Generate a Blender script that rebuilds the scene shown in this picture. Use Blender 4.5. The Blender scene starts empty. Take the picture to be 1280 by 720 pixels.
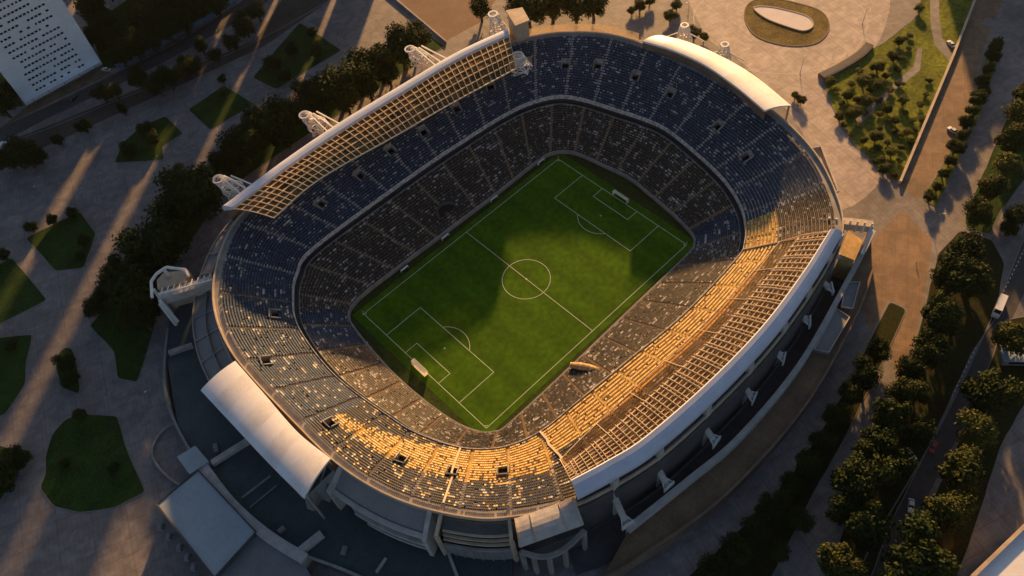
import bpy, bmesh, math, random
import numpy as np
from mathutils import Vector, Matrix
random.seed(7); rng = np.random.default_rng(7)
R = math.radians
scn = bpy.context.scene
COL = scn.collection

# ------------------------------------------------------------------ camera
W, H = 1280, 720
AZ, PITCH, ROLL, FPX = 0.93095, 0.95417, -0.15763, 1026.92
CAM = np.array([-113.22, -142.29, 252.04])
_fw = np.array([math.cos(AZ)*math.cos(PITCH), math.sin(AZ)*math.cos(PITCH), -math.sin(PITCH)])
_r = np.cross(_fw, [0, 0, 1]); _r /= np.linalg.norm(_r); _u = np.cross(_r, _fw)
RT = math.cos(ROLL)*_r + math.sin(ROLL)*_u
UP = -math.sin(ROLL)*_r + math.cos(ROLL)*_u
def G(x, y, z=0.0):
    """survey point: where the sight line of a photo pixel meets height z"""
    d = _fw*FPX + RT*(x-W/2) - UP*(y-H/2)
    return CAM + d*((z-CAM[2])/d[2])
def g2(x, y, z=0.0):
    p = G(x, y, z); return (float(p[0]), float(p[1]))
def poly(pts, z=0.0): return [g2(x, y, z) for x, y in pts]

cam = bpy.data.cameras.new('camera'); co = bpy.data.objects.new('camera', cam); COL.objects.link(co)
m = Matrix(((RT[0], UP[0], -_fw[0], CAM[0]), (RT[1], UP[1], -_fw[1], CAM[1]), (RT[2], UP[2], -_fw[2], CAM[2]), (0, 0, 0, 1)))
co.matrix_world = m
cam.sensor_width = 36; cam.lens = FPX/W*36; cam.clip_end = 6000; cam.clip_start = 1
scn.camera = co

# ------------------------------------------------------------------ light
HAZE = 0.000011
SUN_AZ, SUN_EL = R(38.5), R(15.0)          # azimuth from +X toward +Y
w = bpy.data.worlds.new('World'); scn.world = w; w.use_nodes = True
nt = w.node_tree; bg = nt.nodes['Background']
sky = nt.nodes.new('ShaderNodeTexSky'); sky.sky_type = 'NISHITA'; sky.sun_disc = False
sky.air_density = .85; sky.dust_density = 1.6; sky.ozone_density = .8; sky.sun_elevation = SUN_EL; sky.sun_rotation = math.pi/2 - SUN_AZ
nt.links.new(sky.outputs[0], bg.inputs[0]); bg.inputs[1].default_value = 0.05
sl = bpy.data.lights.new('sun', 'SUN'); sl.energy = 5.0; sl.angle = R(1.6); sl.color = (1.0, 0.54, 0.19)
so = bpy.data.objects.new('sun', sl); COL.objects.link(so)
sd = Vector((math.cos(SUN_AZ)*math.cos(SUN_EL), math.sin(SUN_AZ)*math.cos(SUN_EL), math.sin(SUN_EL)))
so.rotation_euler = (-sd).to_track_quat('-Z', 'Y').to_euler()
scn.view_settings.view_transform = 'Standard'; scn.view_settings.look = 'None'
scn.view_settings.exposure = 1.1; scn.view_settings.gamma = 1.0
scn.cycles.max_bounces = 6; scn.cycles.transparent_max_bounces = 12

# ------------------------------------------------------------------ materials
MATS = {}
def mat(name, col, rough=0.8, var=0.25, scale=0.3, spec=0.3, col2=None, detail=6.0, metal=0.0, bump=0.0, fine=0.0):
    if name in MATS: return MATS[name]
    m = bpy.data.materials.new(name); m.use_nodes = True; t = m.node_tree; b = t.nodes['Principled BSDF']
    b.inputs['Roughness'].default_value = rough; b.inputs['Specular IOR Level'].default_value = spec
    b.inputs['Metallic'].default_value = metal
    tc = t.nodes.new('ShaderNodeTexCoord')
    n = t.nodes.new('ShaderNodeTexNoise'); n.inputs['Scale'].default_value = scale; n.inputs['Detail'].default_value = detail
    n.inputs['Roughness'].default_value = 0.62
    t.links.new(tc.outputs['Object'], n.inputs['Vector'])
    r = t.nodes.new('ShaderNodeValToRGB')
    c2 = col2 or tuple(c*(1-var) for c in col)
    c1 = tuple(min(1, c*(1+var*0.6)) for c in col)
    r.color_ramp.elements[0].position = 0.30; r.color_ramp.elements[0].color = (*c2, 1)
    r.color_ramp.elements[1].position = 0.70; r.color_ramp.elements[1].color = (*c1, 1)
    t.links.new(n.outputs['Fac'], r.inputs['Fac'])
    out = r.outputs['Color']
    if fine:
        n2 = t.nodes.new('ShaderNodeTexNoise'); n2.inputs['Scale'].default_value = scale*9; n2.inputs['Detail'].default_value = 4
        t.links.new(tc.outputs['Object'], n2.inputs['Vector'])
        mr = t.nodes.new('ShaderNodeMapRange'); mr.inputs[1].default_value = .3; mr.inputs[2].default_value = .7
        mr.inputs[3].default_value = 1-fine; mr.inputs[4].default_value = 1+fine
        t.links.new(n2.outputs['Fac'], mr.inputs[0])
        mx = t.nodes.new('ShaderNodeVectorMath'); mx.operation = 'SCALE'
        t.links.new(out, mx.inputs[0]); t.links.new(mr.outputs[0], mx.inputs['Scale']); out = mx.outputs[0]
    t.links.new(out, b.inputs['Base Color'])
    if bump:
        bp = t.nodes.new('ShaderNodeBump'); bp.inputs['Strength'].default_value = bump; bp.inputs['Distance'].default_value = 0.3
        t.links.new(n.outputs['Fac'], bp.inputs['Height']); t.links.new(bp.outputs[0], b.inputs['Normal'])
    MATS[name] = m; return m
def island_mat(name, ramp, rough=0.55, spec=.1):
    m = bpy.data.materials.new(name); m.use_nodes = True; t = m.node_tree; b = t.nodes['Principled BSDF']
    b.inputs['Roughness'].default_value = rough; b.inputs['Specular IOR Level'].default_value = spec
    g = t.nodes.new('ShaderNodeNewGeometry'); r = t.nodes.new('ShaderNodeValToRGB'); r.color_ramp.interpolation = 'CONSTANT'
    e = r.color_ramp.elements
    e[0].position = 0; e[0].color = (*ramp[0][1], 1); e[1].position = ramp[1][0]; e[1].color = (*ramp[1][1], 1)
    for p, c in ramp[2:]:
        q = e.new(p); q.color = (*c, 1)
    t.links.new(g.outputs['Random Per Island'], r.inputs['Fac']); t.links.new(r.outputs[0], b.inputs['Base Color'])
    MATS[name] = m; return m
def paving_mat(name, col, size, angle, contrast=0.15, var=0.2):
    m = mat(name, col, rough=0.75, var=var, scale=0.035, fine=0.10, spec=0.35)
    t = m.node_tree; b = t.nodes['Principled BSDF']; link = b.inputs['Base Color'].links[0]; src = link.from_socket
    tc = t.nodes.new('ShaderNodeTexCoord'); mp = t.nodes.new('ShaderNodeMapping'); mp.inputs['Rotation'].default_value = (0, 0, angle)
    br = t.nodes.new('ShaderNodeTexBrick'); br.inputs['Scale'].default_value = 1/size
    br.inputs['Color1'].default_value = (1, 1, 1, 1); br.inputs['Color2'].default_value = (1-contrast, 1-contrast, 1-contrast, 1)
    br.inputs['Mortar'].default_value = (.72, .72, .72, 1); br.inputs['Mortar Size'].default_value = 0.02; br.offset = 0.0
    t.links.new(tc.outputs['Object'], mp.inputs[0]); t.links.new(mp.outputs[0], br.inputs['Vector'])
    mx = t.nodes.new('ShaderNodeMix'); mx.data_type = 'RGBA'; mx.blend_type = 'MULTIPLY'; mx.inputs[0].default_value = 1
    t.links.new(src, mx.inputs[6]); t.links.new(br.outputs['Color'], mx.inputs[7]); t.links.new(mx.outputs[2], b.inputs['Base Color'])
    t2 = t.nodes.new('ShaderNodeTexNoise'); t2.inputs['Scale'].default_value = .16; t2.inputs['Detail'].default_value = 9; t2.inputs['Distortion'].default_value = 1.2
    t.links.new(tc.outputs['Object'], t2.inputs['Vector'])
    r2 = t.nodes.new('ShaderNodeMapRange'); r2.inputs[1].default_value = .42; r2.inputs[2].default_value = .62; r2.inputs[3].default_value = .80; r2.inputs[4].default_value = 1.06
    t.links.new(t2.outputs['Fac'], r2.inputs[0]); sc_ = t.nodes.new('ShaderNodeVectorMath'); sc_.operation = 'SCALE'
    t.links.new(mx.outputs[2], sc_.inputs[0]); t.links.new(r2.outputs[0], sc_.inputs['Scale'])
    b2 = t.nodes.new('ShaderNodeTexBrick'); b2.inputs['Scale'].default_value = 1/(size*7); b2.offset = 0
    for q_, v_ in (('Color1', 1.0), ('Color2', .93), ('Mortar', .84)): b2.inputs[q_].default_value = (v_, v_, v_, 1)
    b2.inputs['Mortar Size'].default_value = .012; t.links.new(mp.outputs[0], b2.inputs['Vector'])
    m3 = t.nodes.new('ShaderNodeVectorMath'); m3.operation = 'MULTIPLY'; t.links.new(sc_.outputs[0], m3.inputs[0]); t.links.new(b2.outputs['Color'], m3.inputs[1])
    t.links.new(m3.outputs[0], b.inputs['Base Color'])
    return m
def clear_mat(name, tint, body, fac):
    """smoky translucent sheet: part see-through, part diffusing"""
    m = bpy.data.materials.new(name); m.use_nodes = True; t = m.node_tree; t.nodes.clear()
    o = t.nodes.new('ShaderNodeOutputMaterial'); tr = t.nodes.new('ShaderNodeBsdfTransparent'); tr.inputs[0].default_value = (*tint, 1)
    d = t.nodes.new('ShaderNodeBsdfPrincipled'); d.inputs['Base Color'].default_value = (*body, 1); d.inputs['Roughness'].default_value = 0.35
    tl = t.nodes.new('ShaderNodeBsdfTranslucent'); tl.inputs[0].default_value = (*body, 1)
    m1 = t.nodes.new('ShaderNodeMixShader'); m1.inputs[0].default_value = 0.5
    m2 = t.nodes.new('ShaderNodeMixShader')
    n = t.nodes.new('ShaderNodeTexNoise'); n.inputs['Scale'].default_value = 0.22; n.inputs['Detail'].default_value = 3
    tc = t.nodes.new('ShaderNodeTexCoord'); t.links.new(tc.outputs['Object'], n.inputs['Vector'])
    mr = t.nodes.new('ShaderNodeMapRange'); mr.inputs[1].default_value = .3; mr.inputs[2].default_value = .7
    mr.inputs[3].default_value = max(0, fac-.2); mr.inputs[4].default_value = min(1, fac+.2)
    t.links.new(n.outputs['Fac'], mr.inputs[0]); t.links.new(mr.outputs[0], m2.inputs[0])
    t.links.new(d.outputs[0], m1.inputs[1]); t.links.new(tl.outputs[0], m1.inputs[2])
    t.links.new(tr.outputs[0], m2.inputs[1]); t.links.new(m1.outputs[0], m2.inputs[2]); t.links.new(m2.outputs[0], o.inputs[0])
    MATS[name] = m; return m

concrete = mat('concrete', (.30, .285, .265), var=.3, scale=.25, fine=.12)
pale_concrete = mat('pale_concrete', (.46, .43, .40), var=.25, scale=.3, fine=.10)
dark_concrete = mat('dark_concrete', (.085, .085, .09), var=.3, scale=.2, fine=.15)
tread = mat('tread', (.060, .058, .060), var=.35, scale=.15, fine=.2)
brown_tread = mat('brown_tread', (.055, .040, .026), var=.35, scale=.15, fine=.2)
shaded_nosing = mat('shaded_nosing', (.13, .13, .14), var=.4, scale=.4, fine=.3)  # row edges of the west end, with shade put into their colour
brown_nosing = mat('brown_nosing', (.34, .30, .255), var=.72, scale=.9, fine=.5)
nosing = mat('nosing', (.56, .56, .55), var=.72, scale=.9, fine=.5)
stair = mat('stair', (.24, .155, .075), var=.3, scale=.5, fine=.2)
cream = mat('cream_stone', (.52, .42, .31), var=.25, scale=.25, fine=.1)
brown_wall = mat('brown_wall', (.20, .14, .10), var=.35, scale=.18, fine=.15)
white_sheet = mat('white_membrane', (.80, .80, .80), rough=.45, var=.08, scale=.12, fine=.03)
white_steel = mat('white_steel', (.72, .71, .69), rough=.4, var=.12, scale=.6)
blue_white = mat('fascia_paint', (.56, .61, .72), rough=.4, var=.1, scale=.25)
beam_steel = mat('beam_steel', (.84, .68, .44), rough=.4, var=.2, scale=.4)
teal_roof = mat('teal_roofing', (.050, .075, .080), rough=.7, var=.3, scale=.12, fine=.12)
blue_roof = mat('blue_grey_roofing', (.31, .37, .41), rough=.5, var=.12, scale=.08, fine=.05)
grey_clad = mat('grey_cladding', (.21, .21, .215), rough=.5, var=.15, scale=.15, fine=.08)
dark_metal = mat('dark_metal', (.05, .05, .055), rough=.5, var=.3)
seat_blue = island_mat('seat_blue', [(0, (.020, .048, .100)), (.28, (.028, .066, .135)), (.52, (.014, .030, .060)), (.68, (.036, .066, .110)), (.88, (.05, .055, .07)), (.95, (.14, .15, .16))], spec=.2)
seat_navy = island_mat('seat_navy', [(0, (.020, .025, .042)), (.35, (.032, .032, .042)), (.6, (.046, .038, .032)), (.78, (.022, .032, .062)), (.92, (.13, .12, .11))], spec=.2)
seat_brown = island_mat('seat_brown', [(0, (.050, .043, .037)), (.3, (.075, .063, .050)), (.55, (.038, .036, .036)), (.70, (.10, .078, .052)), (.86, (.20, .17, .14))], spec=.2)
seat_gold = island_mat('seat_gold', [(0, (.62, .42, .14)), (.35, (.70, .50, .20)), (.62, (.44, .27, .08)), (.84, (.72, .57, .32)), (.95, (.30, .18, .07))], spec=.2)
seat_pale = island_mat('seat_pale', [(0, (.40, .39, .37)), (.4, (.26, .26, .26)), (.7, (.56, .54, .50)), (.85, (.20, .20, .20))], spec=.2)
poly_dark = clear_mat('smoked_polycarbonate', (.74, .58, .36), (.50, .30, .10), .34)
poly_clear = clear_mat('clear_polycarbonate', (.78, .62, .44), (.30, .18, .09), .26)
screen_mat = clear_mat('mesh_screen', (.85, .82, .78), (.45, .38, .30), .35)
net_mat = clear_mat('net_cord', (.9, .9, .9), (.80, .76, .68), .8)
plaza_m = paving_mat('plaza_paving', (.25, .222, .212), 3.2, R(20), .10, .28)
warm_paving = paving_mat('warm_paving', (.27, .175, .105), 2.4, R(-30), .10, .25)
asphalt = mat('asphalt', (.065, .062, .062), rough=.85, var=.3, scale=.06, fine=.15)
kerb_m = mat('kerb_stone', (.20, .19, .18), var=.2, scale=.5)
paint = mat('road_paint', (.75, .75, .72), var=.15, scale=1.0)
soil = mat('bare_soil', (.14, .10, .06), var=.4, scale=.2, fine=.2)
lawn_m = mat('lawn_grass', (.026, .056, .010), col2=(.020, .034, .009), rough=.95, var=.45, scale=.13, fine=.35, spec=.1)
park_m = mat('park_grass', (.15, .165, .022), rough=.95, var=.55, scale=.07, fine=.4, spec=.1, col2=(.055, .07, .014))
dry_grass = mat('dry_grass', (.17, .13, .05), rough=.95, var=.5, scale=.12, fine=.35, spec=.1)
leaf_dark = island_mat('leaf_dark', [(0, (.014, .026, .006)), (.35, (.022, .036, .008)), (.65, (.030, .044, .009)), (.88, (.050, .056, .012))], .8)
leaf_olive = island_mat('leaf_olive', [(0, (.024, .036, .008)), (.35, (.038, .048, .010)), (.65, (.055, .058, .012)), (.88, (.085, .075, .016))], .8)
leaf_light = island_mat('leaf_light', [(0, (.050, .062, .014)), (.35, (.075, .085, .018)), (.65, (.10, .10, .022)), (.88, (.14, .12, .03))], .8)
bark = mat('bark', (.09, .065, .045), var=.4, scale=2.0)
glass_m = mat('window_glass', (.018, .020, .026), rough=.15, var=.3, spec=.6)
glass_b = mat('curtained_glass', (.09, .09, .10), rough=.2, var=.4, scale=.9, spec=.6)
tower_wall = mat('tower_render', (.82, .82, .84), rough=.7, var=.10, scale=.08, fine=.05)
red_roof = mat('red_roofing', (.33, .07, .04), var=.25, scale=.6)
blue_fence = mat('blue_fence_paint', (.12, .22, .34), var=.3, scale=.3)
rubber = mat('rubber', (.02, .02, .02), var=.1)
car_white = mat('car_white', (.72, .72, .72), rough=.25, var=.05, spec=.6)
car_red = mat('car_red', (.35, .04, .03), rough=.25, var=.05, spec=.6)
car_dark = mat('car_dark', (.04, .045, .05), rough=.25, var=.05, spec=.6)
skin = mat('skin', (.45, .30, .22), var=.1)
cloth_dark = mat('cloth_dark', (.03, .03, .035), var=.2)
cloth_white = mat('cloth_white', (.7, .7, .68), var=.1)
ochre = mat('ochre_canvas', (.50, .33, .14), var=.3, scale=.8)

# pitch grass: mown stripes across the length
pitch_m = mat('pitch_grass', (.052, .118, .003), rough=.95, var=.22, scale=.05, fine=.22, spec=.12)
def stripes(m):
    t = m.node_tree; b = t.nodes['Principled BSDF']; src = b.inputs['Base Color'].links[0].from_socket
    tc = t.nodes.new('ShaderNodeTexCoord'); wv = t.nodes.new('ShaderNodeTexWave'); wv.wave_type = 'BANDS'; wv.bands_direction = 'X'
    wv.inputs['Scale'].default_value = 0.028; wv.inputs['Distortion'].default_value = .4
    t.links.new(tc.outputs['Object'], wv.inputs['Vector'])
    mr = t.nodes.new('ShaderNodeMapRange'); mr.inputs[3].default_value = .90; mr.inputs[4].default_value = 1.10
    t.links.new(wv.outputs['Fac'], mr.inputs[0]); mx = t.nodes.new('ShaderNodeVectorMath'); mx.operation = 'SCALE'
    t.links.new(src, mx.inputs[0]); t.links.new(mr.outputs[0], mx.inputs['Scale']); t.links.new(mx.outputs[0], b.inputs['Base Color'])
stripes(pitch_m)
apron_m = mat('apron_grass', (.030, .052, .010), rough=.95, var=.4, scale=.08, fine=.3, spec=.1, col2=(.035, .036, .012))

# ------------------------------------------------------------------ builders
class MB:
    def __init__(s): s.v = []; s.f = []; s.m = []
    def add(s, vs, fs, mi=0):
        o = len(s.v); s.v += [tuple(map(float, v)) for v in vs]
        s.f += [tuple(i+o for i in f) for f in fs]; s.m += [mi]*len(fs); return s
    def box(s, c, d, rz=0.0, mi=0):
        hx, hy, hz = d[0]/2, d[1]/2, d[2]/2; ca, sa = math.cos(rz), math.sin(rz)
        vs = [(c[0]+x*ca-y*sa, c[1]+x*sa+y*ca, c[2]+z) for z in (-hz, hz) for x, y in ((-hx, -hy), (hx, -hy), (hx, hy), (-hx, hy))]
        return s.add(vs, [(3, 2, 1, 0), (4, 5, 6, 7), (0, 1, 5, 4), (1, 2, 6, 5), (2, 3, 7, 6), (3, 0, 4, 7)], mi)
    def prism(s, pts, z0, z1, mi=0, top_mi=None):
        a = sum(pts[i][0]*pts[(i+1) % len(pts)][1]-pts[(i+1) % len(pts)][0]*pts[i][1] for i in range(len(pts)))
        if a < 0: pts = pts[::-1]
        n = len(pts); o = len(s.v)
        s.v += [(float(x), float(y), z0) for x, y in pts] + [(float(x), float(y), z1) for x, y in pts]
        for i in range(n):
            j = (i+1) % n; s.f.append((o+i, o+j, o+n+j, o+n+i)); s.m.append(mi)
        s.f.append(tuple(range(o+n, o+2*n))); s.m.append(mi if top_mi is None else top_mi)
        return s
    def bar(s, a, b, wd=.3, ht=None, mi=0):
        a, b = Vector(a), Vector(b); d = b-a
        if d.length < 1e-6: return s
        ht = ht or wd; d.normalize(); up = Vector((0, 0, 1)) if abs(d.z) < .95 else Vector((1, 0, 0))
        x = d.cross(up).normalized()*wd/2; y = x.cross(d).normalized()*ht/2
        vs = [p+q for p in (a, b) for q in (-x-y, x-y, x+y, -x+y)]
        return s.add(vs, [(0, 1, 2, 3), (7, 6, 5, 4), (4, 5, 1, 0), (5, 6, 2, 1), (6, 7, 3, 2), (7, 4, 0, 3)], mi)
    def tube(s, a, b, r0=.2, r1=None, n=8, mi=0):
        a, b = Vector(a), Vector(b); d = (b-a).normalized(); r1 = r0 if r1 is None else r1
        up = Vector((0, 0, 1)) if abs(d.z) < .95 else Vector((1, 0, 0)); x = d.cross(up).normalized(); y = d.cross(x)
        vs = [a+(x*math.cos(k*2*math.pi/n)+y*math.sin(k*2*math.pi/n))*r0 for k in range(n)] + [b+(x*math.cos(k*2*math.pi/n)+y*math.sin(k*2*math.pi/n))*r1 for k in range(n)]
        fs = [(k, (k+1) % n, n+(k+1) % n, n+k) for k in range(n)] + [tuple(range(n-1, -1, -1)), tuple(range(n, 2*n))]
        return s.add(vs, fs, mi)
    def wall(s, pts, z0, z1, th, mi=0, closed=False):
        """a standing wall along a plan polyline, mitred"""
        P = [Vector((p[0], p[1])) for p in pts]; n = len(P); L = []; Rr = []
        for i in range(n):
            a = P[(i-1) % n] if (closed or i > 0) else P[i]; b = P[(i+1) % n] if (closed or i < n-1) else P[i]
            t = (b-a); t = t.normalized() if t.length > 1e-6 else Vector((1, 0)); nn = Vector((-t.y, t.x))*th/2
            L.append(P[i]+nn); Rr.append(P[i]-nn)
        z0f = z0 if callable(z0) else (lambda i: z0); z1f = z1 if callable(z1) else (lambda i: z1)
        o = len(s.v)
        for i in range(n):
            s.v += [(L[i].x, L[i].y, z0f(i)), (Rr[i].x, Rr[i].y, z0f(i)), (Rr[i].x, Rr[i].y, z1f(i)), (L[i].x, L[i].y, z1f(i))]
        rng_ = range(n if closed else n-1)
        for i in rng_:
            a, b = o+4*i, o+4*((i+1) % n)
            for k in range(4):
                k2 = (k+1) % 4; s.f.append((a+k, a+k2, b+k2, b+k)); s.m.append(mi)
        if not closed:
            s.f += [(o, o+3, o+2, o+1), (o+4*(n-1), o+4*(n-1)+1, o+4*(n-1)+2, o+4*(n-1)+3)]; s.m += [mi, mi]
        return s
    def strip(s, A, B, mi=0, closed=False):
        n = len(A); o = len(s.v); s.v += [tuple(map(float, p)) for p in A] + [tuple(map(float, p)) for p in B]
        for i in range(n if closed else n-1):
            j = (i+1) % n; s.f.append((o+i, o+j, o+n+j, o+n+i)); s.m.append(mi)
        return s
    def build(s, name, mats, parent=None, smooth=False):
        me = bpy.data.meshes.new(name); me.from_pydata(s.v, [], s.f)
        for mm in (mats if isinstance(mats, (list, tuple)) else [mats]): me.materials.append(mm)
        me.polygons.foreach_set('material_index', s.m)
        if smooth: me.polygons.foreach_set('use_smooth', [True]*len(s.f))
        me.update(); o = bpy.data.objects.new(name, me); COL.objects.link(o)
        if parent: o.parent = parent; o.matrix_parent_inverse = parent.matrix_world.inverted()
        return o
def tag(o, label=None, cat=None, group=None, kind=None):
    if label: o['label'] = label
    if cat: o['category'] = cat
    if group: o['group'] = group
    if kind: o['kind'] = kind
    return o
def thing(name, label, cat, loc=(0, 0, 0), rz=0.0, group=None):
    o = bpy.data.objects.new(name, None); COL.objects.link(o); o.location = loc; o.rotation_euler = (0, 0, rz); o.empty_display_size = .5
    o['label'] = label; o['category'] = cat
    if group: o['group'] = group
    return o
def local(mb, name, mats, parent, smooth=False):
    """part given in the thing's own coordinates"""
    o = mb.build(name, mats, None, smooth); o.parent = parent; return o
def dup(root, loc, rz=0.0, scale=(1, 1, 1), label=None, group=None, cat=None):
    r = root.copy(); COL.objects.link(r); r.location = loc; r.rotation_euler = (0, 0, rz); r.scale = scale
    if label: r['label'] = label
    if group: r['group'] = group
    if cat: r['category'] = cat
    for ch in list(root.children):
        c = ch.copy(); COL.objects.link(c); c.parent = r
        for gc in ch.children:
            d = gc.copy(); COL.objects.link(d); d.parent = c
    return r
def structure(o): o['kind'] = 'structure'; return o
ORD = 'first second third fourth fifth sixth seventh eighth ninth tenth eleventh twelfth thirteenth fourteenth fifteenth sixteenth seventeenth eighteenth nineteenth twentieth'.split()

# ------------------------------------------------------------------ ground
def sheet(name, pts, z, m, sub=None):
    mb = MB(); a = sum(pts[i][0]*pts[(i+1) % len(pts)][1]-pts[(i+1) % len(pts)][0]*pts[i][1] for i in range(len(pts)))
    if a < 0: pts = pts[::-1]
    mb.add([(x, y, z) for x, y in pts], [tuple(range(len(pts)))]); return structure(mb.build(name, m))
sheet('ground', [(-1100, -1100), (1100, -1100), (1100, 1100), (-1100, 1100)], 0.0, plaza_m)
hm = bpy.data.materials.new('haze_air'); hm.use_nodes = True; t = hm.node_tree; t.nodes.clear()
o_ = t.nodes.new('ShaderNodeOutputMaterial'); pv = t.nodes.new('ShaderNodeVolumePrincipled'); pv.inputs['Color'].default_value = (.95, .93, .90, 1)
pv.inputs['Density'].default_value = HAZE; pv.inputs['Anisotropy'].default_value = .55; t.links.new(pv.outputs[0], o_.inputs['Volume'])
hz = MB(); hz.box((0, 0, 134.5), (2300, 2300, 271)); ho = hz.build('haze', hm); ho['kind'] = 'stuff'; ho.display_type = 'WIRE'

def smooth_closed(pts, n=8):
    out = []; k = len(pts)
    for i in range(k):
        p0, p1, p2, p3 = (np.array(pts[(i+j-1) % k], float) for j in range(4))
        for t in np.linspace(0, 1, n, endpoint=False):
            out.append(tuple(.5*((2*p1)+(-p0+p2)*t+(2*p0-5*p1+4*p2-p3)*t*t+(-p0+3*p1-3*p2+p3)*t**3)))
    return out
def smooth_open(pts, n=8):
    P = [np.array(p, float) for p in pts]; P = [2*P[0]-P[1]]+P+[2*P[-1]-P[-2]]; out = []
    for i in range(1, len(P)-2):
        p0, p1, p2, p3 = P[i-1:i+3]
        for t in np.linspace(0, 1, n, endpoint=False):
            out.append(tuple(.5*((2*p1)+(-p0+p2)*t+(2*p0-5*p1+4*p2-p3)*t*t+(-p0+3*p1-3*p2+p3)*t**3)))
    out.append(tuple(P[-2])); return out

def lawn(pts, m=lawn_m, curved=False, kerb=True, name='lawn'):
    P = poly(pts)
    if curved: P = smooth_closed(P, 6)
    else:                                                    # rounded corners, edge not quite straight
        Q = []; rr = random.Random(len(pts)*7+int(abs(P[0][0])))
        for i in range(len(P)):
            a, b, c = (np.array(P[(i+k) % len(P)]) for k in (-1, 0, 1)); la, lc = np.linalg.norm(a-b), np.linalg.norm(c-b); r_ = min(1.6, la*.3, lc*.3)
            p, q = b+(a-b)/la*r_, b+(c-b)/lc*r_
            for t in (0, .33, .67, 1): Q.append(tuple((1-t)**2*p+2*t*(1-t)*b+t*t*q))
            nn = int((lc-2*r_)//4); e = c+(b-c)/lc*r_
            for k in range(1, nn):
                f = k/nn; z = q*(1-f)+e*f; Q.append((z[0]+rr.uniform(-.16, .16), z[1]+rr.uniform(-.16, .16)))
        P = Q
    mb = MB(); mb.prism(P, 0.0, .10); structure(mb.build(name, m))
    if kerb:
        k = MB(); k.wall(P, 0.0, .16, .28, closed=True); structure(k.build('kerb', kerb_m))
LAWNS = [
 ([(235,137),(280,107),(318,130),(263,163)], False),
 ([(143,204),(152,180),(177,157),(207,145),(229,167),(203,183),(205,200)], False),
 ([(375,28),(427,63),(345,112),(316,97),(345,62)], False),
 ([(32,298),(100,264),(120,292),(105,335),(70,339)], False),
 ([(-40,345),(0,330),(15,322),(59,375),(0,405),(-40,420)], False),
 ([(-30,424),(0,422),(41,418),(33,453),(32,480),(7,518),(-30,530)], False),
 ([(70,457),(78,437),(92,440),(100,487),(88,489),(77,480)], True),
 ([(83,523),(110,518),(147,520),(157,557),(182,615),(143,635),(100,641),(67,633),(50,610),(57,593),(57,570),(65,543)], False),
 ([(-30,550),(0,557),(20,563),(41,563),(0,627),(-30,650)], False),
 ([(112,407),(120,402),(143,440),(147,473),(172,478),(190,420),(205,385),(165,375),(150,330),(205,268),(292,198),(400,118),(518,32),(556,58),(420,148),(330,205),(270,258),(215,310),(180,380),(150,428),(140,436)], False),
]
for p, c in LAWNS[:9]: lawn(p, lawn_m, c)
lawn([(112,407),(122,396),(150,330),(205,268),(292,198),(400,118),(518,32),(556,58),(470,112),(400,158),(330,205),(282,240),(240,300),(205,345),(190,420),(172,478),(147,473),(143,440)], lawn_m)

grove_m = mat('shaded_grove_ground', (.020, .030, .008), rough=.95, var=.45, scale=.12, fine=.35, spec=.1, col2=(.028, .020, .010))  # dark undergrowth, with the shade of the grove put into its colour
# right-hand park, roads and strips
lawn([(1028,97),(1087,63),(1103,55),(1147,20),(1155,-25),(1228,-25),(1190,73),(1123,230),(1067,180),(1040,133)], park_m, name='park_lawn')
sheet('path', poly([(1069,150),(1076,155),(1110,122),(1150,88),(1153,60),(1147,60),(1142,83),(1104,116)]), .115, plaza_m)
sheet('path', poly([(1162,-20),(1163,30),(1168,56),(1188,78),(1192,68),(1178,48),(1174,20),(1174,-20)]), .115, plaza_m)
sheet('promenade', poly([(1226,-20),(1123,232),(1148,250),(1160,233),(1207,157),(1227,67),(1262,-20)]), .006, warm_paving)
sheet('promenade', poly([(1227,30),(1300,52),(1310,44),(1232,22)]), .014, kerb_m)
lawn([(1243,47),(1256,52),(1226,140),(1171,259),(1153,249),(1205,160),(1232,75)], park_m, name='planting_strip')
lawn([(1240,190),(1262,140),(1300,90),(1300,200),(1250,265),(1238,293),(1208,287),(1206,270)], lawn_m)
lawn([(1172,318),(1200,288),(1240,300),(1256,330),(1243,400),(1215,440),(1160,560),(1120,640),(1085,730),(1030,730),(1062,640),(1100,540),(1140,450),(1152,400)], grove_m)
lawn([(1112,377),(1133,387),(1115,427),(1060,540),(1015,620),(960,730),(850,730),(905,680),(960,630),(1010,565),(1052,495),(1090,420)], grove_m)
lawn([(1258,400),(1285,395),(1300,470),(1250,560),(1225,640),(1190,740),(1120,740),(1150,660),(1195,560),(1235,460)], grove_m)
sheet('road', poly([(1300,255),(1276,310),(1237,405),(1175,535),(1093,677),(1070,730),(1108,730),(1150,640),(1200,540),(1246,440),(1290,345),(1320,270)]), .008, asphalt)
mbm = MB()
a, b = G(1276,312), G(1096,676)
for i in range(60):
    t0, t1 = i/60, i/60+.008
    mbm.bar(a+(b-a)*t0+np.array([1.2, -.8, .014]), a+(b-a)*t1+np.array([1.2, -.8, .014]), .22, .004)
structure(mbm.build('road_marking', paint))
kb = MB(); kb.wall(smooth_open(poly([(1300,255),(1276,308),(1237,403),(1175,533),(1093,675),(1068,730)])), 0, .15, .4); structure(kb.build('kerb', kerb_m))
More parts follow.
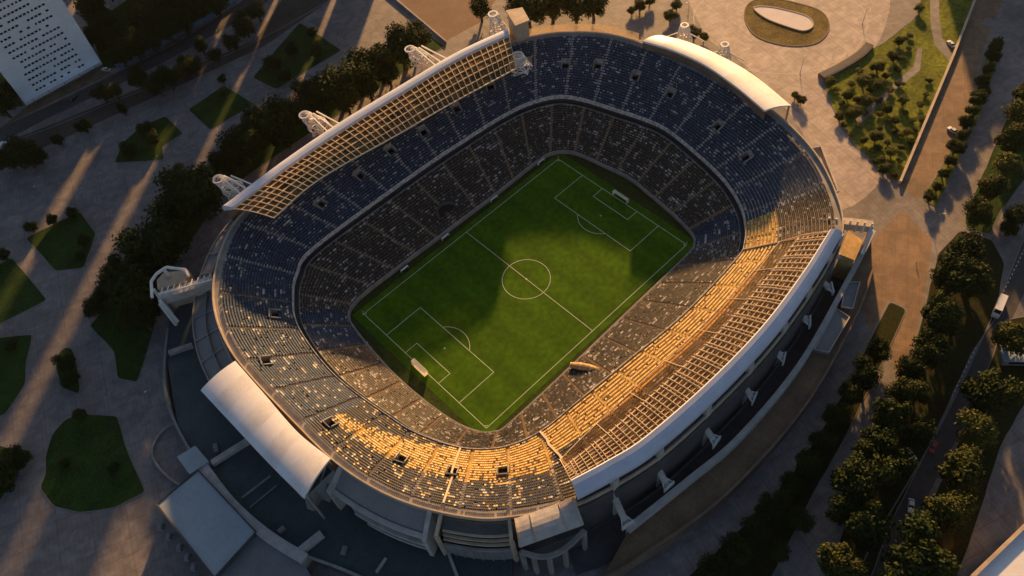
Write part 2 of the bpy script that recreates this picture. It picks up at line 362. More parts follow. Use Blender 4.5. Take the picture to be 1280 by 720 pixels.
# warm plaza on the far side
sheet('warm_plaza', smooth_closed(poly([(880,40),(870,-40),(1090,-40),(1100,50),(1030,96),(1042,140),(1068,185),(1100,225),(1040,260),(1000,160),(930,80)]), 5), .005, paving_mat('pink_paving', (.48, .40, .355), 4.0, R(15), .08, .2))
sheet('warm_plaza', poly([(1090,300),(1128,262),(1165,300),(1160,340),(1145,420),(1125,490),(1112,430),(1136,386),(1110,374),(1088,418),(1072,372)]), .005, warm_paving)
sheet('brick_walk', poly([(486,-30),(496,-2),(556,52),(600,28),(640,-30)]), .006, mat('brick_walk', (.16, .095, .065), var=.25, scale=.1, fine=.15))
# street by the white tower block
sheet('road', poly([(-60,182),(0,160),(70,128),(135,96),(220,55),(335,-20),(365,-20),(300,25),(210,75),(140,110),(70,143),(0,178),(-60,205)]), .006, asphalt)
kb = MB(); kb.wall(smooth_open(poly([(-60,209),(0,182),(60,161),(140,128),(200,104),(320,52),(430,-10)])), 0, .15, .4); structure(kb.build('kerb', kerb_m))
sheet('verge', poly([(0,180),(58,158),(140,125),(197,101),(320,50),(365,-20),(372,-20),(430,-12),(330,58),(200,118),(60,182),(0,205)]), .007, mat('verge_soil', (.075, .062, .05), var=.35, scale=.08, fine=.2))
sheet('far_park', poly([(130,86),(150,84),(295,4),(310,-25),(60,-60),(98,0)]), .009, lawn_m)
sheet('far_park', poly([(-80,150),(30,132),(0,85),(-80,60)]), .009, lawn_m)
sheet('forecourt', poly([(0,160),(33,134),(128,82),(140,92),(70,125)]), .011, soil)
# oval island with a white basin
P = smooth_closed(poly([(931,22),(945,45),(983,57),(1020,54),(1036,36),(1028,16),(1000,5),(960,-2),(937,4)]), 6)
mb = MB(); mb.prism(P, 0, .12); structure(mb.build('island_lawn', dry_grass))
kb = MB(); kb.wall(P, 0, .22, .7, closed=True); structure(kb.build('kerb', soil))
# white rings drawn in the forecourt paving
ring = MB(); c = np.array(g2(985, 28))
Pr = smooth_closed(poly([(868,30),(900,75),(975,92),(1050,78),(1082,40),(1072,5),(1000,-12),(930,-18),(880,0)]), 10)
ring.wall(Pr, .006, .012, .5, closed=True); structure(ring.build('paving_band', pale_concrete))

# ------------------------------------------------------------------ pitch
sheet('pitch_apron', [(-72, -50), (72, -50), (72, 50), (-72, 50)], .010, apron_m)
sheet('pitch', [(-56, -36.5), (56, -36.5), (56, 36.5), (-56, 36.5)], .018, pitch_m)
pm = MB(); LW = .18; ZM = .024
def seg(x0, y0, x1, y1): pm.bar((x0, y0, ZM), (x1, y1, ZM), LW, .004)
def ringm(cx, cy, r, a0, a1, n=48):
    A = [(cx+(r-LW/2)*math.cos(a0+(a1-a0)*i/n), cy+(r-LW/2)*math.sin(a0+(a1-a0)*i/n), ZM+.002) for i in range(n+1)]
    B = [(cx+(r+LW/2)*math.cos(a0+(a1-a0)*i/n), cy+(r+LW/2)*math.sin(a0+(a1-a0)*i/n), ZM+.002) for i in range(n+1)]
    pm.strip(B, A)
L_, B_ = 52.5, 34
for sy in (-1, 1): seg(-L_, sy*B_, L_, sy*B_)
seg(0, -B_, 0, B_)
for sx in (-1, 1):
    seg(sx*L_, -B_, sx*L_, B_)
    for d, hw in ((16.5, 20.16), (5.5, 9.16)):
        seg(sx*(L_-d), -hw, sx*(L_-d), hw); seg(sx*L_, hw, sx*(L_-d), hw); seg(sx*L_, -hw, sx*(L_-d), -hw)
    th = math.acos(5.5/9.15); c0 = math.pi if sx > 0 else 0
    ringm(sx*(L_-11), 0, 9.15, c0-th, c0+th, 20)
    for sy in (-1, 1):
        a0 = {(1, 1): math.pi, (1, -1): math.pi/2, (-1, 1): -math.pi/2, (-1, -1): 0}[(sx, sy)]
        ringm(sx*L_, sy*B_, 1, a0, a0+math.pi/2, 8)
ringm(0, 0, 9.15, 0, 2*math.pi, 72); ringm(0, 0, .3, 0, 2*math.pi, 12)
for sx in (-1, 1): ringm(sx*(L_-11), 0, .25, 0, 2*math.pi, 10)
structure(pm.build('pitch_markings', mat('line_paint', (.60, .64, .52), var=.15, scale=.5)))

def goal(sx, label):
    t = thing('football_goal', label, 'goal', (sx*52.5, 0, .03), 0 if sx > 0 else math.pi)
    f = MB()
    for y in (-3.66, 3.66): f.tube((0, y, 0), (0, y, 2.44), .09)
    f.tube((0, -3.66, 2.44), (0, 3.66, 2.44), .09); local(f, 'goal_frame', white_steel, t)
    k = MB()
    for y in (-3.66, 3.66): k.tube((0, y, 2.4), (1.3, y, 2.4), .05); k.tube((1.3, y, 2.4), (1.6, y, 0), .05)
    k.tube((1.6, -3.66, .03), (1.6, 3.66, .03), .05); local(k, 'net_support', white_steel, t)
    nn = MB(); A = [(0.02, -3.6, 2.42), (1.3, -3.6, 2.38), (1.58, -3.6, .04)]; B = [(0.02, 3.6, 2.42), (1.3, 3.6, 2.38), (1.58, 3.6, .04)]
    nn.strip(A, B)
    for y in (-3.6, 3.6): nn.add([(0.02, y, .02), (.02, y, 2.42), (1.3, y, 2.38), (1.58, y, .04)], [(0, 1, 2, 3)])
    local(nn, 'net', net_mat, t)
goal(-1, 'white football goal with sunlit cream net, at the pitch end nearer the white-roofed annex')
goal(1, 'white football goal with pale net in shade, at the pitch end facing the oval island')
fl = None
for (sx, sy, d) in ((-1, -1, 'beside the sunlit gold curve'), (-1, 1, 'beside the lower blue seat block in shade'), (1, -1, 'beside the dark brown lower stand under the gold strip'), (1, 1, 'deep in the shaded bend of the bowl')):
    lab = 'small corner flag ' + d
    if fl is None:
        fl = thing('corner_flag', lab, 'flag', (sx*52.5, sy*34, .03), 0, 'corner flags of the pitch')
        q = MB(); q.tube((0, 0, 0), (0, 0, 1.6), .04); local(q, 'pole', white_steel, fl)
        q = MB(); q.add([(0.03, 0, 1.55), (.45, .05, 1.5), (.42, .02, 1.2), (.03, 0, 1.2)], [(0, 1, 2, 3)]).add([(0.03, .03, 1.2), (.42, .05, 1.2), (.45, .08, 1.5), (.03, .03, 1.55)], [(0, 1, 2, 3)]); local(q, 'flag', ochre, fl)
    else: dup(fl, (sx*52.5, sy*34, .03), 0, label=lab)

# ------------------------------------------------------------------ stadium
N = 720
def contour(pts):
    P = np.array(smooth_closed(pts, 24)); th = np.unwrap(np.arctan2(P[:, 1], P[:, 0]))
    if th[-1] < th[0]: P = P[::-1]
    P = np.vstack([P, P[:1]]); th = np.unwrap(np.arctan2(P[:, 1], P[:, 0]))
    # dense closed curve -> quarter anchors -> arc length in every quarter
    dense_t = np.linspace(0, len(P)-1, 24000); X = np.interp(dense_t, np.arange(len(P)), P[:, 0]); Y = np.interp(dense_t, np.arange(len(P)), P[:, 1])
    a = np.unwrap(np.arctan2(Y, X)); k = np.argmin(np.abs(((a+math.pi) % (2*math.pi))-math.pi))
    X = np.roll(X[:-1], -k); Y = np.roll(Y[:-1], -k); a = np.unwrap(np.arctan2(Y, X)); out = []
    cuts = [0]+[int(np.argmin(np.abs(a-a[0]-q*math.pi/2))) for q in (1, 2, 3)]+[len(X)-1]
    for q in range(4):
        xs, ys = X[cuts[q]:cuts[q+1]+1], Y[cuts[q]:cuts[q+1]+1]
        s = np.concatenate([[0], np.cumsum(np.hypot(np.diff(xs), np.diff(ys)))])
        u = np.linspace(0, s[-1], N//4, endpoint=False); out.append(np.stack([np.interp(u, s, xs), np.interp(u, s, ys)], 1))
    return np.vstack(out)
INNER = contour([(63.4,3),(62.8,10),(60,27.5),(57.5,33.5),(53,37.6),(45.2,39.2),(18,39.2),(-7,39.8),(-42,40.6),(-53,39.6),(-57.6,36.5),(-59.4,30),(-60.8,17),(-61.5,2.5),(-60.6,-14),(-58.6,-26.4),(-55.5,-34),(-52,-37.6),(-47,-39.2),(-22,-39.3),(15,-38.6),(48,-38),(54,-36.6),(57.4,-33),(60.2,-22),(62.6,-5)])
LBACK = contour([(83.6,4),(82.2,15),(79.2,26),(74,43),(67,52.2),(51,58.6),(20,61.5),(-8,62.6),(-49,62.8),(-60,58),(-67.2,50.5),(-73.5,38),(-76.2,13),(-73,-12.6),(-70.4,-24),(-65,-36),(-59,-43.5),(-52,-48.4),(-42,-51.6),(-27,-52.6),(-4,-54.2),(20,-56),(50,-55),(58,-52.6),(64.6,-48),(71,-41),(77,-29),(81,-13)])
UFRONT = LBACK + (LBACK/np.linalg.norm(LBACK, axis=1, keepdims=True))*1.9
UBACK = contour([(108.2,8),(107.4,-20),(104.5,-36),(98.5,-51),(90,-63.5),(80,-74),(70,-79.2),(50,-83.5),(25,-86.5),(0,-87),(-28,-85.4),(-48,-80.6),(-58.5,-76),(-70,-67.8),(-77.5,-60.6),(-86,-47.5),(-91.6,-34),(-95,-18),(-96,2),(-96.4,25),(-95.6,40),(-92,54),(-85.6,66),(-75,77.5),(-62,85.5),(-40,88.8),(-12,89.8),(20,88.6),(48,85.4),(68,80),(82,73),(93,63),(101.5,50),(106,33)])
Z_IN, Z_LB, Z_UF, Z_UB = 1.3, 8.2, 11.6, 23.0
stadium = thing('football_stadium', 'large oval football stadium with blue and gold seating bowl and white edged roofs', 'stadium')
def at3(C, z): return np.c_[C, np.full(len(C), z)]
def inward(C):
    d = np.roll(C, -1, 0)-np.roll(C, 1, 0); d /= np.linalg.norm(d, axis=1, keepdims=True); return np.stack([-d[:, 1], d[:, 0]], 1)
def offset(C, d): return C - inward(C)*d          # outward

VOM = {}
def near_idx(C, p): return int(np.argmin(np.hypot(C[:, 0]-p[0], C[:, 1]-p[1])))
NU, NL = 24, 19
vom_px = [(433,120),(660,82),(706,81),(748,83),(793,98),(837,118),(898,159),(932,198),(401,255),(450,221),(530,165),(571,137),(612,108),(503,573),(566,588),(629,588),(415,528),(345,395),(330,455),(490,190)]
def upper_at(i, t): return UFRONT[i]*(1-t)+UBACK[i]*t
for px in vom_px:
    best = None
    for z in np.linspace(14, 20, 13):
        p = G(*px, z)[:2]; t = (z-Z_UF)/(Z_UB-Z_UF); C = UFRONT*(1-t)+UBACK*t
        i = near_idx(C, p); d = np.hypot(*(C[i]-p))
        if best is None or d < best[0]: best = (d, i, t)
    VOM[best[1]] = best[2]
voms = []
for i, t in sorted(VOM.items()):
    r0 = int(round(t*NU))-1; voms.append((i, max(3, min(NU-6, r0))))
def hole(i, row):
    for vi, r0 in voms:
        arc = np.hypot(*(upper_at(vi, (r0+1)/NU)-upper_at((vi+1) % N, (r0+1)/NU)))
        d = min((i-vi) % N, (vi-i) % N)
        if d*arc < 1.7 and r0 <= row < r0+3: return True
    return False

def tier(name, F, Bk, z0, z1, rows, holes=False):
    up = holes; mb = MB(); h = (z1-z0)/rows
    grid = []
    for k in range(rows):
        t0, t1 = k/rows, (k+1)/rows; tn = t0+(t1-t0)*.22
        A = F*(1-t0)+Bk*t0; B = F*(1-tn)+Bk*tn; C = F*(1-t1)+Bk*t1; zt = z0+h*(k+1)
        grid.append((at3(A, z0+h*k), at3(A, zt), at3(B, zt), at3(C, zt)))
    for k, (a, b, c, d) in enumerate(grid):
        o = len(mb.v); mb.v += [tuple(p) for arr in (a, b, c, d) for p in arr.tolist()]
        for i in range(N):
            if holes and hole(i, k): continue
            j = (i+1) % N
            gold = up and seat_colour(True, k, b[i][0], b[i][1], 0, rows) == 3
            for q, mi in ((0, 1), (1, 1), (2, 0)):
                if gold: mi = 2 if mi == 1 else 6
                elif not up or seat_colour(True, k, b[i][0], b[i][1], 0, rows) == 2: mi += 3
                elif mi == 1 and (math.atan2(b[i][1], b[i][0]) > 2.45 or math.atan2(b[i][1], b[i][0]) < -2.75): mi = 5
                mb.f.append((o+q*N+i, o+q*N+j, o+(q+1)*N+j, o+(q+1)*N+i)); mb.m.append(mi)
    return mb.build(name, [tread, nosing, gold_bench, brown_tread, brown_nosing, shaded_nosing, gold_dark], stadium)
gold_bench = mat('gold_bench', (.66, .46, .16), var=.35, scale=.22, fine=.3, col2=(.44, .28, .09))
gold_dark = mat('gold_tread', (.34, .21, .07), var=.4, scale=.3, fine=.3)
SEAT_MATS = [seat_blue, seat_navy, seat_brown, seat_gold, seat_pale]
def seat_colour(up, row, x, y, s, rows):
    ang = math.degrees(math.atan2(y, x))
    if up:
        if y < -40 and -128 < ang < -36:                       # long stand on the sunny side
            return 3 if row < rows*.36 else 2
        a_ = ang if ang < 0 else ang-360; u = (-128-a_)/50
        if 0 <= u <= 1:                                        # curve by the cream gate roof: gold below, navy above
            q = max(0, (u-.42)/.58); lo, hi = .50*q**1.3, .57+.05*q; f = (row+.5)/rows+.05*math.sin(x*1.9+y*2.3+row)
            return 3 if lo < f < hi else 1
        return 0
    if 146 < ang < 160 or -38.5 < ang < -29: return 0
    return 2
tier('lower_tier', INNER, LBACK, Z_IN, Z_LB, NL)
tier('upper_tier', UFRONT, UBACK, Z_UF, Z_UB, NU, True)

def make_seats(up, F, Bk, z0, z1, rows, nsec, pitch):
    h = (z1-z0)/rows; step = N//nsec
    curves = []
    for k in range(rows):
        t = (k+.62)/rows; C = F*(1-t)+Bk*t; Cc = np.vstack([C, C[:1]])
        s = np.concatenate([[0], np.cumsum(np.hypot(*np.diff(Cc, axis=0).T))]); curves.append((Cc, s))
    for q in range(nsec):
        i0, i1 = q*step, (q+1)*step; V = []; Mi = []
        for k in range(rows):
            Cc, s = curves[k]; zt = z0+h*(k+1)
            u = np.arange(s[i0]+.75, s[i1]-.75, pitch)
            if len(u) == 0: continue
            X = np.interp(u, s, Cc[:, 0]); Y = np.interp(u, s, Cc[:, 1]); X2 = np.interp(u+.1, s, Cc[:, 0]); Y2 = np.interp(u+.1, s, Cc[:, 1])
            tx, ty = (X2-X), (Y2-Y); ln = np.hypot(tx, ty); ln[ln == 0] = 1; tx /= ln; ty /= ln; nx, ny = -ty, tx   # inward
            keep = rng.random(len(u)) > .03; run = 0; pale = False
            for j in range(len(u)):
                if not keep[j]: continue
                if up and hole(int(np.searchsorted(s, u[j]))-1, k): continue
                ci = seat_colour(up, k, X[j], Y[j], u[j], rows)
                if run <= 0:                                   # folded pale seats sit in short runs along a row
                    dn = .17+.12*math.sin(X[j]*.11+k*.55+q)*math.cos(Y[j]*.13-k*.35)+(.04 if not up else 0)
                    pale = rng.random() < max(.02, dn); run = int(rng.integers(1, 3 if pale else 7))
                run -= 1
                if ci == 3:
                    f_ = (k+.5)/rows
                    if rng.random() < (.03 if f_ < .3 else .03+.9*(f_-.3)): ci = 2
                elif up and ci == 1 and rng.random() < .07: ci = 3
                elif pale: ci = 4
                hw = pitch*.43; d0, d1 = .30, -.24
                cx, cy = X[j], Y[j]; ax, ay, bx, by = tx[j]*hw, ty[j]*hw, nx[j], ny[j]
                zp = zt+.44+rng.uniform(-.02, .02)
                V.append([(cx-ax+bx*d0, cy-ay+by*d0, zp), (cx+ax+bx*d0, cy+ay+by*d0, zp), (cx+ax+bx*d1, cy+ay+by*d1, zp), (cx-ax+bx*d1, cy-ay+by*d1, zp),
                          (cx-ax+bx*(d1-.1), cy-ay+by*(d1-.1), zp+.42), (cx+ax+bx*(d1-.1), cy+ay+by*(d1-.1), zp+.42)]); Mi.append(ci)
        n = len(V)
        if not n: continue
        V = np.array(V).reshape(-1, 3); base = np.arange(n)*6
        Fc = np.stack([np.stack([base, base+1, base+2, base+3], 1), np.stack([base+3, base+2, base+5, base+4], 1)], 1).reshape(-1, 4)
        me = bpy.data.meshes.new('seat_block'); me.vertices.add(len(V)); me.vertices.foreach_set('co', V.ravel())
        me.loops.add(Fc.size); me.loops.foreach_set('vertex_index', Fc.ravel().astype(np.int32))
        me.polygons.add(len(Fc)); me.polygons.foreach_set('loop_start', np.arange(0, Fc.size, 4, dtype=np.int32)); me.polygons.foreach_set('loop_total', np.full(len(Fc), 4, np.int32))
        for mm in SEAT_MATS: me.materials.append(mm)
        me.polygons.foreach_set('material_index', np.repeat(np.array(Mi, np.int32), 2)); me.update(calc_edges=True)
        o = bpy.data.objects.new('seat_block', me); COL.objects.link(o); o.parent = stadium
        cnt = np.bincount(Mi, minlength=5)[:4]; names = ['dark blue', 'navy', 'brown', 'gold']; o['kind'] = 'stuff'
        o['label'] = f"block of {names[int(cnt.argmax())]} seats in the {'upper' if up else 'lower'} tier"
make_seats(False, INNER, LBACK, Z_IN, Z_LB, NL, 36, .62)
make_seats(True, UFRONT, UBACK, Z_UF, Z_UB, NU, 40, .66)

# aisle stairs between the blocks
def aisles(up, F, Bk, z0, z1, nsec, every, m_):
    mb = None; step = N//nsec
    for q in range(0, nsec, every):
        i = q*step; a, b = F[i], Bk[i]
        n = np.array([b[1]-a[1], a[0]-b[0]]); n /= np.linalg.norm(n)
        mb = MB(); K = NU if up else NL; h = (z1-z0)/K
        for k in range(K):
            if up and any(min((i-vi) % N, (vi-i) % N) < 4 and r0-1 <= k < r0+4 for vi, r0 in voms):
                if mb.v: mb.build('aisle_stair', [m_, gold_bench], stadium); mb = MB()
                continue
            p = a+(b-a)*((k+.18)/K); r = a+(b-a)*((k+1.1)/K); z = z0+h*(k+1)
            d = (b-a)/np.linalg.norm(b-a); c = (p+r)/2
            mb.box((c[0], c[1], z-.04), (np.linalg.norm(r-p), 1.0, .34), math.atan2(d[1], d[0]), 1 if up and seat_colour(True, k, c[0], c[1], 0, K) == 3 else 0)
        if mb.v: mb.build('aisle_stair', [m_, gold_bench], stadium)
aisles(False, INNER, LBACK, Z_IN, Z_LB, 36, 1, stair)
aisles(True, UFRONT, UBACK, Z_UF, Z_UB, 40, 1, mat('aisle_concrete', (.17, .15, .13), var=.3, scale=.5, fine=.2))

# vomitories: pit, surround
for vi, r0 in voms:
    t0, t1 = r0/NU, (r0+3)/NU; a, b = upper_at(vi, t0), upper_at(vi, t1); d = (b-a)/np.linalg.norm(b-a); n = np.array([-d[1], d[0]])
    ln = np.linalg.norm(b-a); z0 = Z_UF+(Z_UB-Z_UF)*t0; z1 = Z_UF+(Z_UB-Z_UF)*t1; c = (a+b)/2; rz = math.atan2(d[1], d[0])
    vp = MB()
    def along(u, v, zz): 
        pt = a+d*(u*ln)+n*v; return (pt[0], pt[1], z0+(z1-z0)*u+zz)
    for sg in (-1, 1): vp.bar(along(-.05, sg*1.75, -.3), along(1.06, sg*1.75, -.3), .32, 3.0)
    vp.bar(along(1.05, -1.9, .1), along(1.05, 1.9, .1), .32, 3.0); vp.bar(along(-.06, -1.9, -.2), along(-.06, 1.9, -.2), .3, 1.2)
    o = vp.build('entrance_portal', concrete, stadium)
    fl_ = MB(); fl_.box((c[0], c[1], z0-2.4), (ln+1.2, 4.2, .2), rz); fl_.build('passage_floor', dark_concrete, o)

def ringpart(name, A, zA, B, zB, m_, i0=0, i1=N):
    mb = MB(); idx = [i % N for i in range(i0, i1+1)] if i1-i0 < N else list(range(N))
    mb.strip(at3(A[idx], zA), at3(B[idx], zB), closed=(i1-i0 >= N)); return mb.build(name, m_, stadium)
def ringwall(name, C, z0, z1, th, m_, i0=0, i1=N):
    idx = [i % N for i in range(i0, i1+1)] if i1-i0 < N else list(range(N))
    mb = MB(); mb.wall([tuple(p) for p in C[idx]], z0, z1, th, closed=(i1-i0 >= N)); return mb.build(name, m_, stadium)
# front wall, walkway between tiers, parapets, rim
ringwall('pitch_wall', offset(INNER, -.35), 0, 1.55, .5, concrete)
ringpart('walkway', LBACK, Z_LB+.03, UFRONT, Z_LB+.03, dark_concrete)
ringwall('lower_parapet', offset(LBACK, .15), Z_LB, Z_LB+.95, .22, concrete)
ringwall('gallery_wall', offset(UFRONT, .12), Z_LB-.2, Z_UF, .2, dark_metal)
ringwall('upper_parapet', offset(UFRONT, -.25), Z_UF-1.0, Z_UF+1.05, .25, nosing)
RIM = offset(UBACK, 2.6); OUT = offset(UBACK, 3.2)
ringpart('rim_deck', UBACK, Z_UB+.02, RIM, Z_UB+.02, concrete)
ringwall('rim_parapet', RIM, Z_UB-1.2, Z_UB+1.1, .45, cream)
se0, se1 = near_idx(OUT, (-62, -76)), near_idx(OUT, (84, -74))
ringwall('outer_wall', OUT, 0, Z_UB-1.25, .5, brown_wall, se1, se0+N)
ringwall('outer_wall', OUT, 0, Z_UB-1.25, .5, dark_concrete, se0, se1)  # darker wall colour stands in for the shade under the roof

# ---- long roofs
def zip_roof(outer, inner, zo, zi, nb, npur, panel_m, bias=1.0, ribbon=4.6, rz=30.6, grid_to=1.0, tilt=(0, 0), bw=.24):
    U = 96
    O = np.array(smooth_open(outer, 24)); I = np.array(smooth_open(inner, 24))
    def res(P, n):
        s = np.concatenate([[0], np.cumsum(np.hypot(*np.diff(P, axis=0).T))]); u = np.linspace(0, s[-1], n); return np.stack([np.interp(u, s, P[:, 0]), np.interp(u, s, P[:, 1])], 1)
    O, I = res(O, U+1), res(I, U+1)
    D = I-O; ln = np.linalg.norm(D, axis=1, keepdims=True); D = D/ln
    O2 = O+D*ribbon                                         # inner edge of the ribbon
    def S(i, v): 
        p = O2[i]*(1-v)+I[i]*v; return np.array([p[0], p[1], zo*(1-v)+zi*v+.9*math.sin(math.pi*v)])
    mb = MB()                                               # rounded ribbon
    prof = [(0, -2.6), (-.25, -1.2), (0, -.2), (.6, .35), (1.6, .62), (ribbon*.6, .6), (ribbon-.4, .3), (ribbon, -.2), (ribbon, -1.0)]
    rows = [[(O[i]+D[i]*d).tolist()+[rz+dz+(tilt[0]+(tilt[1]-tilt[0])*d/ribbon if dz > -.3 else (tilt[0] if d < 1 else tilt[1]))] for i in range(U+1)] for d, dz in prof]
    for a, b in zip(rows, rows[1:]): mb.strip(a, b)
    mb.add([r[0] for r in rows], [tuple(range(len(rows)))]); mb.add([r[-1] for r in rows], [tuple(range(len(rows)))[::-1]])
    mb.strip(rows[-1], rows[0])
    fa = mb.build('fascia', blue_white, stadium, smooth=False)
    pn = MB()
    vs = np.linspace(0, 1, 9)
    for a, b in zip(vs, vs[1:]): pn.strip([S(i, a) for i in range(U+1)], [S(i, b) for i in range(U+1)])
    pan = pn.build('roof_panel', panel_m, stadium)
    lt = MB()
    for k in range(nb+1):
        i = int(round(k*U/nb)); vv = np.linspace(0, 1.03, 9)
        for a, b in zip(vv, vv[1:]):
            if a < grid_to: lt.bar(S(i, a)+[0, 0, .42], S(i, b)+[0, 0, .42], bw, .5)
            elif k % 8 == 0: lt.bar(S(i, a)+[0, 0, .2], S(i, b)+[0, 0, .2], .14, .2)
    for k in range(npur+1):
        v = grid_to*(k/npur)**bias
        for i in range(0, U, 3): lt.bar(S(i, v)+[0, 0, .16], S(i+3, v)+[0, 0, .16], .17 if 0 < k < npur else .32, .5)
    if grid_to < 1:
        for i in range(0, U, 3): lt.bar(S(i, 1)+[0, 0, .1], S(i+3, 1)+[0, 0, .1], .2, .3)
    lt.build('roof_lattice', beam_steel, stadium)
    return O, D, O2, I
nw = zip_roof([g2(278,259,30),g2(350,205,30),g2(420,157,30),g2(500,108,30),g2(570,67,30),g2(634,37,30)],
              [g2(342,273,28),g2(400,224,28),g2(500,167,28),g2(560,132,28),g2(645,86,28)], 29.8, 28.0, 46, 5, poly_dark, bw=.12)
se = zip_roof([g2(1054,288,30),g2(1020,346,30),g2(970,416,30),g2(900,491,30),g2(820,562,30),g2(770,594,30),g2(722,620,30)],
              [g2(975,302,27.5),g2(930,352,27.5),g2(870,415,27.5),g2(810,470,27.5),g2(735,540,27.5),g2(700,575,27.5)], 29.8, 27.5, 56, 6, poly_clear, grid_to=.6, tilt=(-1.3, .9), bw=.13)
# roof back walls (close the gap between seats and roof)
def back_wall(roof, z0, z1, m_, d=1.2):
    O, D, O2, I = roof; mb = MB(); mb.wall([tuple(p) for p in (O+D*d)], z0, z1, .3); return mb.build('back_wall', m_, stadium)
back_wall(nw, Z_UB-2, 29.0, brown_wall)  # added so that no sun leaks in under this roof
back_wall(se, Z_UB-2, 28.2, dark_concrete)
# raking columns and stays under the sunny side roof, each standing on the terrace wall
tips = [(1052,321),(1035,359),(1007,400),(975,445),(938,494),(891,548),(832,603),(781,650)]
for k, px in enumerate(tips):
    e = G(*px, 10.0); O, D, O2, I = se; i = int(np.argmin(np.hypot(O[:, 0]-e[0], O[:, 1]-e[1]))); o_, d_ = O[i], D[i]
    q = MB(); q.bar((*(o_-d_*.9), 3), (*(o_+d_*.2), 27.4), 1.3, 2.4)
    q.bar((*(o_-d_*.4), 20), (*(o_+d_*3.5), 26.6), .8, 1.2)
    q.build('column', pale_concrete, stadium)
    s_ = MB(); s_.tube((*(o_+d_*3.5), 17.5), tuple(e), 1.25, 1.05, 10); s_.tube(tuple(e), (e[0]-d_[0]*.6, e[1]-d_[1]*.6, e[2]-.8), 1.3, 1.1, 10); so_ = s_.build('stay', pale_concrete, stadium)
    an = MB(); rz_ = math.atan2(d_[1], d_[0])
    an.box((e[0]-d_[0]*1.5, e[1]-d_[1]*1.5, e[2]-.9), (.5, 4.2, 2.6), rz_)
    for sg in (-1, 1): an.bar((e[0]+d_[0]*2.2, e[1]+d_[1]*2.2, e[2]+1.6), (e[0]-d_[0]*1.3-d_[1]*sg*1.8, e[1]-d_[1]*1.3+d_[0]*sg*1.8, e[2]-.4), .35, .5)
    an.build('anchor', white_steel, so_)

# ---- white end roofs
def end_roof(inner, outer, zi, zo, arch, th, wall=None):
    A = np.array(smooth_open(inner, 12)); B = np.array(smooth_open(outer, 12)); n = 41
    def res(P):
        s = np.concatenate([[0], np.cumsum(np.hypot(*np.diff(P, axis=0).T))]); u = np.linspace(0, s[-1], n); return np.stack([np.interp(u, s, P[:, 0]), np.interp(u, s, P[:, 1])], 1)
    A, B = res(A), res(B); K = 25; mb = MB(); top = []; bot = []
    for k in range(K):
        v = k/(K-1); z = zi*(1-v)+zo*v+arch*4*v*(1-v)
        top.append([(*(A[i]*(1-v)+B[i]*v), z) for i in range(n)]); bot.append([(*(A[i]*(1-v)+B[i]*v), z-th) for i in range(n)])
    for k in range(K-1):
        for i in range(0, n-1, 5): mb.strip(top[k][i:i+6], top[k+1][i:i+6], (0, 1, 2, 1)[(i//5) % 4])
        mb.strip(bot[k+1], bot[k])
    mb.strip(bot[0], top[0]); mb.strip(top[-1], bot[-1])
    for e in (0, -1):
        L = [top[k][e] for k in range(K)]; M_ = [bot[k][e] for k in range(K)]; mb.strip(L, M_)
    ro = mb.build('end_roof', [white_sheet, mat('white_membrane_worn', (.74, .73, .72), rough=.5, var=.16, scale=.18, fine=.06), mat('white_membrane_grey', (.77, .77, .78), rough=.5, var=.12, scale=.09, fine=.05)], stadium)
    for i in range(0, n, 8):
        cl = MB(); p = B[i]*.92+A[i]*.08; cl.tube((p[0], p[1], 0), (p[0], p[1], zo+.2), .45, .4, 8)
        cl.bar((p[0], p[1], 16), (*(A[i]*.8+B[i]*.2), zi-.6), .35); cl.build('roof_strut', concrete, stadium)
    return A, B
neA, neB = end_roof([g2(803,51,27.5),g2(842,63,27.5),g2(881,81,27.5),g2(920,108,27.5),g2(956,138,27.5)], [g2(828,44,25.5),g2(862,53,25.5),g2(905,72,25.5),g2(945,96,25.5),g2(989,132,25.5)], 27.5, 25.5, .9, .9)
q = MB(); q.wall([tuple(p) for p in neA+(neB-neA)*.03], Z_UB-.5, 26.8, .3); q.build('back_wall', brown_wall, stadium)
swA, swB = end_roof([g2(294,451,25.5),g2(330,492,25.5),g2(372,540,25.5),g2(413,573,25.5)], [g2(250,487,24.5),g2(290,530,24.5),g2(334,577,24.5),g2(379,622,24.5)], 25.5, 24.0, 1.0, .9)
q = MB(); q.wall([tuple(p) for p in swA+(swB-swA)*.05], Z_UB-1.2, 24.8, .3); q.build('back_wall', cream, stadium)
# pleated end skirt of the white roof beside the annex
q = MB(); a = np.array(g2(379,622,20)); b = np.array(g2(428,604,20)); c_ = np.array(g2(405,640,14)); 
pa, pb = G(381,622,23), G(416,588,24)
for k in range(7):
    t = k/6; p = pa+(pb-pa)*t; e0 = G(376+t*10, 626+ (k % 2)*6, 12); e = G(384+t*56, 636-(t*34)+(k % 2)*9, 12)
    if k: q.add([prev[0], p, e, prev[1]], [(0, 1, 2, 3), (3, 2, 1, 0)])
    prev = (p, e)
q.build('roof_skirt', grey_clad, stadium)

# ---- mesh screen and outer gallery at the far bend
i0 = near_idx(RIM, (72, 84)); i1 = near_idx(RIM, (106, 40)); lo, hi = sorted((i0, i1))
ringwall('mesh_screen', offset(RIM, 2.2), 16, Z_UB+3.2, .12, screen_mat, lo, hi)
ringpart('outer_gallery', offset(RIM, .3), 18, offset(RIM, 7), 17.5, cream, lo, hi)
ringwall('gallery_edge', offset(RIM, 7), 0, 18.6, .4, cream, lo, hi)

